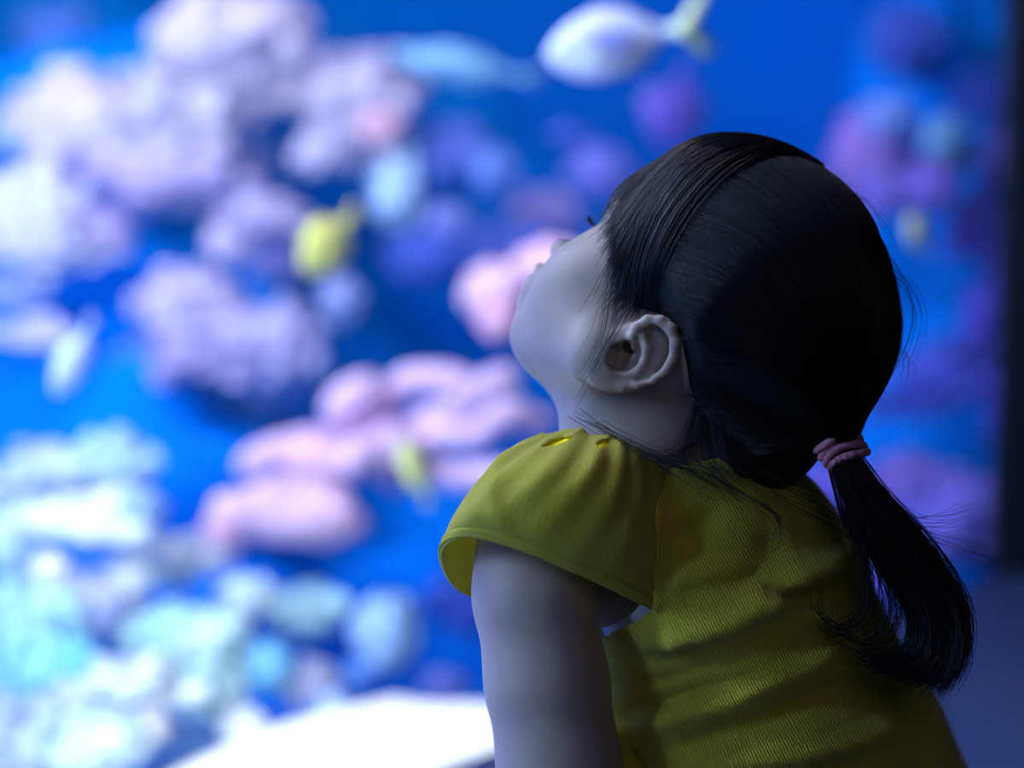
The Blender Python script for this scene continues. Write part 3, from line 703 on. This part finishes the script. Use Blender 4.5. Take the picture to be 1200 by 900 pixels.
# short trousers
m_sho = mat('navy_cotton', lin((40, 48, 80)), .85, .1, 80, .2, 400)
tro = SDF(); tro.ell(hipc+np.array([0, -.008, 0]), (.096, .078, .070), TA, .03)
for q in (-1, 1):
    h0 = hw+sd*q*.042+np.array([0, 0, -.02]); kn = hw+sd*q*.056+fd*.085; kn[2] = LEDGE+.075
    tro.cap(IV(h0), IV(kn), .064, .056, .03)
tx = axis(-.02, .40, .004); ty = axis(-.50, -.15, .004); tz = axis(1.34, 1.74, .004)
tv, tf = surface_nets(tro.grid(tx, ty, tz), tx, ty, tz)
tv = relax(tv, tf, 2)
child('shorts', tv, tf, m_sho)
# ------------------------------------------------------------------ the tank
m_sand = mat('white_coral_sand', lin((250, 248, 238)), .9, .04, 30, .4, 160)
m_rock = mat('haze_blue_painted_rock', (.0, .14, .85, 1), .95, .35, 7, .6, 30, spec=.05)  # blue of the water haze is painted into the rock colour
def bed(name, n0, n1, hf, m, gn=40, gt=110):
    ts = np.linspace(T0, JT+1.2, gt); ns = np.linspace(n0, n1, gn)
    v = [T(a, b, hf(a, b)) for a in ts for b in ns]
    ii = np.arange(gt-1)[:, None]*gn+np.arange(gn-1)[None]
    o = mesh(name, v, np.stack([ii, ii+gn, ii+gn+1, ii+1], -1).reshape(-1, 4), None, m); o['kind'] = 'structure'; return o
bed('sand_bed', .03, .62, lambda a, b: LEDGE-.03+.010*math.sin(a*9+b*4)+.008*math.sin(b*23-a*5)-max(0, b-.22-.05*math.sin(a*6))*.5-max(0, a-.24)*.8, m_sand)
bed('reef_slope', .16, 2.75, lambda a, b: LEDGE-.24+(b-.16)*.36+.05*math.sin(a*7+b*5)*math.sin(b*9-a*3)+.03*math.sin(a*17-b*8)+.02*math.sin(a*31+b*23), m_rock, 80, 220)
def water_nodes(nt, b, tc):
    nt.nodes.remove(b); vs = nt.nodes.new('ShaderNodeVolumeScatter'); vs.inputs['Color'].default_value = (.0, .26, 1, 1); vs.inputs['Density'].default_value = WATER; vs.inputs['Anisotropy'].default_value = .0
    nt.links.new(vs.outputs[0], nt.nodes['Material Output'].inputs['Volume'])
WATER = .20
m_water = mat('sea_water', (.1, .4, 1, 1), build=water_nodes)
tbox('water', T0, JT+1.2, .04, 2.74, LEDGE-.3, 2.22, m_water, kind='structure')
def lobed(seed, nb=26, amp=.28, sharp=9., n=26, m=36, sat=0):
    r = np.random.default_rng(seed); v, f = uvs(n, m); c = nrm(r.normal(0, 1, (nb, 3))); h = r.uniform(.4, 1, nb)
    d = v @ c.T; rad = .78+amp*(np.exp((d-1)*sharp)*h).max(1)+.03*np.sin(v[:, 0]*9+seed)*np.sin(v[:, 2]*8)
    v = v*rad[:, None]
    if sat:
        V_, F_ = [v], [f]; o0 = len(v); sv_, sf_ = uvs(6, 8)
        for i in range(sat):
            d = nrm(r.normal(0, 1, 3)); q = r.uniform(.10, .24); V_.append(sv_*q*np.array([1, 1, r.uniform(.8, 1.6)])+d*r.uniform(.78, 1.05)); F_.append(sf_+o0); o0 += len(sv_)
        v = np.concatenate(V_); f = np.concatenate(F_)
    return v, f
def fingers(seed, n=46, r0=.085, bend=.25, blob=1.25, tmin=.55):
    r = np.random.default_rng(seed); P = []; Q = []
    for i in range(n):
        d = nrm(np.array([r.normal(0, .75), r.normal(-.35, .55), abs(r.normal(0, .8))-.25])); L = r.uniform(tmin, 1.0)
        b = r.normal(0, bend, 3); t = np.linspace(0, 1, 9)[:, None]
        P.append(d*t*L+b*t*t*.5*(1-.3*t)); q = np.interp(t[:, 0], [0, .6, .85, .95, 1], [1.2, 1, blob, .8, .05])*r0*r.uniform(.7, 1.2); Q.append(q)
    return tubes(np.array(P), np.array(Q), 7)
def plate(seed, thick=.10, wav=.14, n=14, m=56):
    r = np.random.default_rng(seed); th = np.linspace(0, 2*np.pi, m, endpoint=False); ph = r.uniform(0, 6, 4); V_ = []
    prof = [(.0, -1), (.14, -1), (.16, -.35), (.5, -.12)]+[(a, -.0) for a in (.8, .97)]+[(1.0, .05)]+[(a, .10) for a in (.97, .8, .5, .2, .0)]
    for a, z in prof:
        for q in th:
            rim = 1+.13*math.sin(3*q+ph[0])+.08*math.sin(5*q+ph[1])+.05*math.sin(9*q+ph[2])
            zz = z*(1 if z < -.1 else thick*10)*(.75 if z < -.1 else 1)+wav*a*a*math.sin(2*q+ph[3])+wav*.5*a*a*math.sin(5*q+ph[1])
            V_.append((a*rim*math.cos(q), a*rim*math.sin(q), zz))
    f = np.array([[i*m+j, i*m+(j+1) % m, (i+1)*m+(j+1) % m, (i+1)*m+j] for i in range(len(prof)-1) for j in range(m)])
    return np.array(V_), f
def arms(seed, spec):                                  # soft coral: thick wavy arms given as outlines in its own plane
    P = []; Q = []
    for pts, r0 in spec:
        c = spline([(a, d, b) for a, b, d in pts], 18); P.append(c); Q.append(np.interp(np.linspace(0, 1, 18), [0, .5, .85, .96, 1], [1, 1, 1.1, .75, .05])*r0)
    return tubes(np.array(P), np.array(Q), 12)
def coral_mat(c, var=.26):
    k = 'coral_%d_%d_%d_%d' % (c+(int(var*100),))
    return mat(k, lin(c), .85, var, 24, .35, 90, .12)
def put_thing(name, v, f, pos, sx, sy, sz, m, tilt=0., roll=0., yaw=.0, parent=None):
    A = Matrix.Rotation(yaw, 3, 'Z') @ Matrix.Rotation(tilt, 3, 'X') @ Matrix.Rotation(roll, 3, 'Y')
    v = (np.asarray(v)*np.array([sx, sy, sz])) @ np.array(A).T
    o = mesh(name, v, f, parent, m); 
    if parent is None: o.location = pos
    return o
def coral(kind, px, py, w, h, d, col, label, roll=0., tilt=.35, seed=None, group=None, deep=.8):
    seed = seed if seed is not None else int(px*7+py*3)
    if px < 450 and py < 500: col = tuple(int(x*q) for x, q in zip(col, (.96, .92, .92)))
    if px < 420 and py > 530 and 'pink' not in label: w *= 1.16; h *= 1.16
    if px < 480 and py < 215 and d < 3.5: w *= 1.15; h *= 1.15
    k = d/FPX; w *= k*.5; h *= k*.5; pos = Pw(px, py, d); name = {'bush': 'branching_coral', 'lump': 'boulder_coral', 'plate': 'plate_coral', 'stub': 'finger_coral'}[kind]
    if kind == 'bush': v, f = fingers(seed, 54, .10); v[:, 2] -= .25
    elif kind == 'stub': v, f = fingers(seed, 26, .17, .15, 1.15, .5); v[:, 2] -= .2
    elif kind == 'lump': v, f = lobed(seed, sat=0 if 'slab' in label or 'pink' in label else 46)
    else: v, f = plate(seed)
    o = put_thing(name, v, f, pos, w, (w+h)*.5*deep, h if kind != 'plate' else w*.6, coral_mat(col, .52 if px < 420 and py > 530 and 'pink' not in label else .26), tilt, roll)
    tag(o, label, 'coral', group)
    if kind in ('bush', 'stub'):
        bv_, bf_ = lobed(seed+1, 14, .2, n=12, m=18)
        put_thing('coral_base', bv_, bf_, None, w*.62, w*.45, h*.55, coral_mat(tuple(int(x*.93) for x in col)), 0, roll, parent=o)
    return o
REEF = empty('rock_reef', T(0, 1.3, LEDGE-.2)); tag(REEF, 'rock reef with water haze painted in as blue, rising behind the corals inside the tank', 'reef')
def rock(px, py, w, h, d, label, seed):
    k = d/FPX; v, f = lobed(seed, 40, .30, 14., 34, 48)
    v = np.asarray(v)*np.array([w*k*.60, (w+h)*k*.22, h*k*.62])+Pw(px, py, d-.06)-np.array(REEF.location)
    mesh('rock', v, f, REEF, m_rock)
ROCKS = [(110, 760, 560, 520, 3.05, 'large dark blue rock under the mint and aqua corals at lower left'),
 (110, 430, 440, 330, 3.35, 'blue rock between the white left-edge coral and the lilac boulder coral'),
 (240, 150, 500, 230, 3.55, 'blue rock behind the long pale lavender coral bank at upper left'),
 (500, 290, 300, 200, 3.75, 'blue rock behind the small white and violet corals left of the face'),
 (430, 585, 380, 170, 3.40, 'blue rock behind the pink coral with thick arms'),
 (470, 790, 420, 250, 3.05, 'blue rock just behind the white sand strip at bottom centre'),
 (640, 290, 240, 180, 3.85, 'blue rock behind the pinkish lilac coral above the nose'),
 (1105, 200, 200, 520, 3.70, 'tall blue rock column behind the purple corals at upper right'),
 (1130, 560, 300, 330, 3.50, 'blue rock low on the right beyond the ponytail'),
 (880, 620, 420, 260, 3.50, 'blue rock hidden mostly behind the head and shoulder')]
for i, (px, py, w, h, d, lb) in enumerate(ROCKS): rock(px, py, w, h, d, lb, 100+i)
LAV = (212, 206, 240); LIL = (186, 176, 232); WHT = (214, 226, 248); MNT = (176, 224, 226); AQ = (196, 228, 242); PNK = (226, 186, 214); VIO = (120, 108, 214); DV = (92, 84, 200); PUR = (108, 80, 190); GRY = (170, 196, 232)
C = [
 ('lump', 265, 45, 150, 120, 3.25, LAV, 'pale lavender coral head, topmost lump of the upper left bank'),
 ('bush', 330, 95, 190, 140, 3.20, LAV, 'lavender branching coral in the middle of the upper left bank'),
 ('lump', 420, 125, 130, 120, 3.25, (200, 196, 236), 'lavender coral lump at the right end of the upper left bank'),
 ('lump', 445, 150, 56, 48, 3.10, PNK, 'tiny pinkish knob on the right end of the lavender bank'),
 ('lump', 100, 150, 160, 130, 3.15, LAV, 'pale lavender boulder coral at the left end of the upper left bank'),
 ('bush', 200, 130, 190, 140, 3.15, (212, 214, 242), 'whitish lavender coral bush linking the two ends of the bank'),
 ('lump', 190, 205, 170, 80, 3.20, LIL, 'lilac underside lump below the lavender bank'),
 ('lump', 285, 190, 110, 60, 3.3, LIL, 'small lilac lump hanging under the middle of the bank'),
 ('lump', 372, 178, 54, 42, 3.05, (196, 198, 236), 'round pale coral knob just under the lavender bank'),
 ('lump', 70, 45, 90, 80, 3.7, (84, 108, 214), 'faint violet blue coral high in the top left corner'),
 ('lump', 40, 240, 130, 90, 3.0, WHT, 'bluish white coral at the left edge, upper of two'),
 ('bush', 50, 285, 190, 110, 3.0, (196, 206, 240), 'pale blue branching coral at the left edge below the white one'),
 ('lump', 120, 275, 80, 60, 3.1, LIL, 'lilac knob right of the pale left-edge corals'),
 ('lump', 20, 340, 70, 50, 3.0, (176, 186, 236), 'small pale knob at the left edge under the branching coral'),
 ('plate', 32, 390, 110, 60, 2.9, (172, 182, 236), 'flat lilac plate coral at the left edge above the slender white fish'),
 ('bush', 305, 245, 120, 90, 3.0, (200, 192, 236), 'lilac coral tuft left of the round yellow fish'),
 ('lump', 268, 285, 56, 46, 2.95, LAV, 'small pale knob at the foot of the lilac tuft'),
 ('lump', 330, 310, 60, 50, 3.1, (140, 140, 228), 'dim violet knob under the yellow fish'),
 ('lump', 400, 352, 50, 60, 3.0, (154, 168, 232), 'small hazy lilac knob below right of the yellow fish'),
 ('lump', 466, 226, 64, 90, 2.9, GRY, 'pale blue grey upright coral right of the yellow fish'),
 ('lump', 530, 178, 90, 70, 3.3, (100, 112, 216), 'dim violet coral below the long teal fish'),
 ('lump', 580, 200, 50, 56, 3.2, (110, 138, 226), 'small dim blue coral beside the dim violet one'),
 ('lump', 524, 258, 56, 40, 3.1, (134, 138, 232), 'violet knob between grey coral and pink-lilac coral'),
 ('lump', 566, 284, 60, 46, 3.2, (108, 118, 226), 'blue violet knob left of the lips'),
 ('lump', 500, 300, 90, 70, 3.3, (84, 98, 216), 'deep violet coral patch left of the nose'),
 ('bush', 640, 240, 110, 80, 3.2, (164, 146, 226), 'pinkish lilac coral tuft just above the nose'),
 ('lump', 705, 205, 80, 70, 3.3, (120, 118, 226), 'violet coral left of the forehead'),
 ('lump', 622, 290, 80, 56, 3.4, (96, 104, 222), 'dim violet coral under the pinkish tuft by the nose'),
 ('lump', 225, 360, 130, 100, 2.95, (196, 190, 234), 'upper lobe of the lilac boulder coral at mid left'),
 ('bush', 250, 400, 220, 150, 2.95, (180, 174, 228), 'broad lilac branching coral at mid left'),
 ('lump', 320, 410, 120, 110, 3.0, (182, 182, 234), 'lilac lobe at the right of the mid left coral'),
 ('lump', 190, 430, 120, 90, 3.05, (150, 148, 226), 'shaded lilac lobe under the mid left coral'),
 ('lump', 300, 460, 140, 80, 3.1, (120, 132, 226), 'dim lilac lump between the mid left coral and the pink arms'),
 ('lump', 150, 495, 80, 46, 3.0, (96, 112, 220), 'dim violet knob above the aqua corals at left'),
 ('lump', 580, 340, 90, 70, 2.75, (236, 192, 220), 'bright pink coral behind the chin, upper lobe'),
 ('lump', 585, 375, 56, 56, 2.75, (236, 180, 212), 'small pink lobe behind the chin, lower one'),
 ('lump', 650, 310, 110, 60, 2.8, (232, 186, 214), 'pink coral lobe hidden behind the cheek'),
 ('bush', 55, 550, 170, 110, 2.6, (190, 206, 242), 'pale blue coral bush at the left edge under the slender white fish'),
 ('lump', 130, 545, 90, 70, 2.65, (170, 204, 236), 'aqua coral lobe right of the pale blue bush'),
 ('plate', 100, 610, 150, 80, 2.55, (204, 232, 246), 'bright white aqua plate coral at lower left'),
 ('lump', 20, 640, 90, 110, 2.5, (176, 200, 240), 'pale blue coral lump at the left edge, level with the pink slab'),
 ('bush', 190, 650, 170, 90, 2.6, (196, 214, 240), 'whitish coral bush below left of the pink slab'),
 ('lump', 255, 640, 70, 60, 2.7, (214, 180, 216), 'dusty pink knob at the left foot of the pink slab'),
 ('lump', 45, 720, 110, 90, 2.45, MNT, 'mint coral lump at the left edge, upper of the mint ones'),
 ('lump', 110, 705, 100, 70, 2.5, (176, 178, 236), 'lilac lump among the mint corals at lower left'),
 ('bush', 215, 735, 170, 90, 2.5, MNT, 'mint branching coral below the whitish bush'),
 ('lump', 240, 745, 90, 50, 2.4, (190, 232, 228), 'bright mint lobe at the right of the mint branching coral'),
 ('lump', 50, 790, 100, 90, 2.4, (150, 210, 224), 'aqua green lump at the left edge below the mint lump'),
 ('bush', 150, 800, 190, 100, 2.35, (206, 220, 244), 'white coral bush at the bottom left'),
 ('lump', 240, 800, 90, 80, 2.4, (182, 226, 230), 'mint lump beside the white bush near the sand'),
 ('lump', 30, 870, 130, 90, 2.3, (172, 184, 236), 'lilac coral lump in the bottom left corner'),
 ('lump', 110, 870, 110, 70, 2.3, (190, 210, 240), 'pale coral lump right of the bottom left corner'),
 ('lump', 200, 880, 90, 60, 2.3, (110, 150, 226), 'bluish lump between the corner corals and the sand'),
 ('lump', 165, 590, 46, 40, 2.5, (150, 176, 232), 'small dusty blue knob at the right end of the bright white plate coral'),
 ('lump', 60, 668, 44, 36, 2.42, (226, 236, 246), 'small bright white knob between the pale lump and the mint lump at far left'),
 ('lump', 150, 680, 52, 38, 2.45, (212, 226, 246), 'small whitish knob above the lilac lump at lower left'),
 ('lump', 288, 700, 60, 44, 2.55, (190, 208, 240), 'pale blue knob between the whitish bush and the lone mint plate'),
 ('lump', 95, 770, 48, 42, 2.36, (120, 190, 216), 'teal knob between the two left-edge mint lumps and the white bush'),
 ('lump', 285, 850, 54, 40, 2.3, (206, 220, 240), 'pale knob sunk in the left end of the sand'),
 ('lump', 170, 852, 56, 40, 2.28, (222, 226, 244), 'white knob under the white coral bush at the bottom left'),
 ('lump', 420, 790, 44, 34, 2.6, (104, 150, 226), 'small blue knob right of the round lilac knob by the sand'),
 ('plate', 350, 708, 120, 60, 2.6, (172, 220, 232), 'mint plate coral standing alone below the pink slab'),
 ('lump', 356, 728, 60, 40, 2.62, (164, 206, 232), 'stubby base lobe under the lone mint plate'),
 ('lump', 452, 742, 84, 96, 2.6, (150, 186, 232), 'round grey blue coral left of the bare arm'),
 ('lump', 362, 802, 56, 56, 2.45, (176, 182, 238), 'round lilac knob near the sand, left of two'),
 ('lump', 392, 828, 40, 36, 2.4, (160, 176, 236), 'smallest lilac knob on the sand, right of two'),
 ('lump', 315, 780, 50, 50, 2.5, (120, 180, 226), 'aqua blue knob between the mint lump and the lilac knob'),
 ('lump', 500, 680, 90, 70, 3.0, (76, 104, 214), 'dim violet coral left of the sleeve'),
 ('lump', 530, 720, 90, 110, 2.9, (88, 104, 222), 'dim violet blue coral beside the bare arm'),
 ('lump', 520, 805, 50, 40, 2.7, (130, 140, 232), 'small lilac knob behind the sand beside the bare arm'),
 ('lump', 1015, 185, 84, 120, 3.0, (140, 108, 200), 'rosy purple coral at the upper right of the head'),
 ('lump', 1040, 140, 60, 46, 3.0, (120, 146, 226), 'pale blue coral knob above the rosy purple one'),
 ('lump', 1035, 225, 56, 60, 3.0, (124, 108, 214), 'purple lobe at the foot of the rosy coral'),
 ('bush', 1100, 175, 110, 100, 3.1, (104, 104, 204), 'violet branching coral on the right rock column'),
 ('lump', 1105, 165, 50, 60, 3.0, (104, 150, 206), 'teal grey knob on the right rock column'),
 ('lump', 1085, 220, 70, 60, 3.0, (120, 96, 204), 'purple lobe under the teal grey knob'),
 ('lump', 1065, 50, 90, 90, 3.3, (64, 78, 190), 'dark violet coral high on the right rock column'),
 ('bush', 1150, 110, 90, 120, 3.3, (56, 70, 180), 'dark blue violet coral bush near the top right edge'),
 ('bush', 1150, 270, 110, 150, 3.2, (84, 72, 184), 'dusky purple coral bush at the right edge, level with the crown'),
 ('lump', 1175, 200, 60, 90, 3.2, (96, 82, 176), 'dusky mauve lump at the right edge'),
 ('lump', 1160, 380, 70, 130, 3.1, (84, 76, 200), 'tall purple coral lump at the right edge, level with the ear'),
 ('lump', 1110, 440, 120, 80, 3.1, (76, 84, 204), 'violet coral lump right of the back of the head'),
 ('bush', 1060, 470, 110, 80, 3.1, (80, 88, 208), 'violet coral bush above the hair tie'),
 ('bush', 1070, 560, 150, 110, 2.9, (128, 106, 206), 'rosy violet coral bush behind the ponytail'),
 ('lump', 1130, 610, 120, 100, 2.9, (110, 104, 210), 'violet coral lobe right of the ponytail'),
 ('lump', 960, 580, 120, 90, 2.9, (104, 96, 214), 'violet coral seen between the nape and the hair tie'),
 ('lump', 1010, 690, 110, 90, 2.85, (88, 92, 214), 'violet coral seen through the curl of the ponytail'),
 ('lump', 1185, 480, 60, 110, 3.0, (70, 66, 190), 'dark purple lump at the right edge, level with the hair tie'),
]
for i, c in enumerate(C):
    c = list(c); c[5] += (-.045, .045, 0.)[i % 3]; coral(*c)
# pink soft coral with thick arms, and the slab beneath it
def soft(px0, py0, d, spec, col, label, rr):
    k = d/FPX; S = [([((x-px0)*k, (py0-y)*k, dz) for x, y, dz in pts], r*k) for pts, r in [(p_, r_*.86) for p_, r_ in spec]]
    v, f = arms(1, S); o = mesh('soft_coral', v, f, None, coral_mat(col)); o.location = Pw(px0, py0, d); tag(o, label, 'coral'); return o
soft(470, 510, 2.75, [
 ([(440, 545, .02), (380, 520, 0), (330, 525, -.02), (280, 548, -.03)], 21),
 ([(450, 520, .02), (400, 480, .0), (430, 455, -.02), (400, 500, .04)], 26),
 ([(430, 510, .02), (470, 450, 0), (520, 440, -.02), (560, 455, -.03)], 19),
 ([(470, 540, .0), (500, 490, 0), (540, 470, -.02), (580, 440, -.03), (612, 440, -.02)], 17),
 ([(470, 530, .0), (520, 505, -.01), (560, 505, -.02), (590, 475, -.03), (625, 480, -.02)], 18),
 ([(470, 530, .0), (430, 520, -.05), (400, 545, -.06)], 24),
 ([(460, 530, .02), (530, 555, 0), (590, 555, -.02), (640, 560, .0)], 21),
 ([(460, 500, .02), (600, 500, .03), (650, 495, .02)], 14),
 ([(470, 560, .02), (450, 530, -.03), (480, 500, -.03)], 30)], (218, 184, 226), 'pink soft coral with thick wavy arms left of the sleeve', 1)
coral('lump', 345, 600, 175, 92, 2.65, (222, 184, 220), 'thick rounded pink slab coral below the pink arms', roll=.12, deep=.6, seed=4)
coral('lump', 280, 605, 90, 60, 2.66, (230, 192, 216), 'left lobe of pink coral touching the rounded slab', roll=-.1, deep=.6)
coral('lump', 370, 545, 90, 60, 2.72, (228, 188, 216), 'pink coral lobe joining the slab to the arms', roll=.3, deep=.6)
# ------------------------------------------------------------------ fish
def fish_mesh(n=22, m=18, top=1., bot=1., snout=.0, pw=.75, wid=.30):
    V_ = []; 
    for i in range(n):
        t = i/(n-1); x = -1+2*t; pr = (math.sin(math.pi*min(1, t*1.0))**pw)*(1-.35*t)
        pr = max(pr, .02 if i == 0 else .14*(t > .9)); 
        for j in range(m):
            a = 2*math.pi*j/m; z = math.sin(a); V_.append((x, math.cos(a)*pr*wid, z*pr*(top if z > 0 else bot)))
    f = [[i*m+j, (i+1)*m+j, (i+1)*m+(j+1) % m, i*m+(j+1) % m] for i in range(n-1) for j in range(m)]
    f += [list(range(m))[::-1], [(n-1)*m+j for j in range(m)]]
    return V_, f
def fin_vf(pts, th):
    n = len(pts); v = [(x, -th, z) for x, z in pts]+[(x, th, z) for x, z in pts]
    return v, [tuple(range(n)), tuple(range(2*n-1, n-1, -1))]+[(i, i+n, (i+1) % n+n, (i+1) % n) for i in range(n)]
def fish(px, py, d, length, height, ang, yaw, colb, colf, label, deep=.30, band=None, tail=1., name='reef_fish'):
    k = d/FPX; a = length*k*.5; b = height*k*.5; e = empty(name, Pw(px, py, d)); tag(e, label, 'fish')
    mb = mat('fish_%d_%d_%d' % colb, lin(colb), .4, .06, 30); mf = mat('fish_%d_%d_%d' % colf, lin(colf), .5, .06, 30)
    sc = np.array([a, a, b])
    def put(nm, v, f, m, p=e): 
        o = mesh(nm, np.asarray(v)*sc, f, p, m); return o
    v, f = fish_mesh(wid=deep); body_ = put('body', v, f, mb)
    v, f = fin_vf([(.90, .10), (1.12, .18), (1.36, .62*tail), (1.50, .62*tail), (1.30, .0), (1.44, -.62*tail), (1.30, -.62*tail), (1.10, -.18), (.90, -.10)], .02); v = [(.9+(x-.9)*(1+max(0, tail-1)*1.8), y, z) for x, y, z in v]; put('tail_fin', v, f, mf)
    v, f = fin_vf([(-.45, .72), (-.1, 1.02), (.4, .86), (.75, .46), (.55, .45), (0, .70)], .012); put('dorsal_fin', [(x, y, z*(.9 if band else 1)) for x, y, z in v], f, mb)
    v, f = fin_vf([(-.05, -.72), (.2, -.95), (.6, -.72), (.75, -.42), (.5, -.46), (.2, -.64)], .012); put('anal_fin', [(x, y, z*(.9 if band else 1)) for x, y, z in v], f, mb)
    for sy in (-1, 1):
        v, f = fin_vf([(-.42, .05), (-.12, .18), (-.05, -.12), (-.38, -.10)], .01); v = np.array(v)+np.array([0, sy*deep*.98, -.1]); put('pectoral_fin', v, f, mf)
        put('eye', uv_v*np.array([.055, .03, .055*a/b])+np.array([-.72, sy*deep*.52, .12]), uv_f, m_eye_f)
    if band is not None:
        mc = mat('fish_%d_%d_%d' % band, lin(band), .4)
        for sy in (-1, 1): put('side_patch', uv_v*np.array([.42, .03, .34])+np.array([-.05, sy*deep*.93, .08]), uv_f, mc, body_)
    e.rotation_euler = (0, -ang, yaw); return e
m_eye_f = mat('fish_eye', lin((16, 18, 26)), .2)
fish(711, 52, 2.30, 150, 96, R(12), R(8), (208, 214, 250), (216, 232, 190), 'large white oval fish with pale yellow forked tail above the child', band=(150, 156, 226), tail=1.25)
fish(382, 288, 2.55, 84, 72, R(42), R(35), (236, 236, 120), (232, 230, 110), 'round bright yellow fish among the lilac corals', tail=.5)
fish(485, 546, 2.45, 76, 38, R(-66), R(30), (232, 236, 150), (214, 214, 120), 'small slim yellow-green fish in front of the pink arms', tail=.6)
fish(84, 424, 2.40, 84, 40, R(62), R(20), (190, 208, 250), (176, 196, 246), 'slender white-blue fish swimming steeply at the left', tail=.5)
fish(530, 76, 2.90, 150, 46, R(-9), R(0), (126, 176, 222), (120, 168, 214), 'long teal fish at the top, right of the lavender coral', tail=.8)
fish(1075, 270, 2.60, 50, 38, R(-62), R(35), (222, 226, 196), (210, 214, 190), 'small pale grey-yellow fish right of the child\'s crown', tail=.3)
fish(665, 157, 3.00, 44, 26, R(5), R(10), (70, 92, 214), (70, 92, 214), 'small dim violet fish below the big white one')
fish(790, 132, 3.00, 84, 92, R(70), R(20), (104, 84, 206), (84, 80, 204), 'dim purple deep-bodied fish below the big white one', tail=.4)
fish(8, 165, 2.8, 30, 44, R(80), R(10), (130, 160, 240), (130, 160, 240), 'small pale blue fish cut by the left edge')
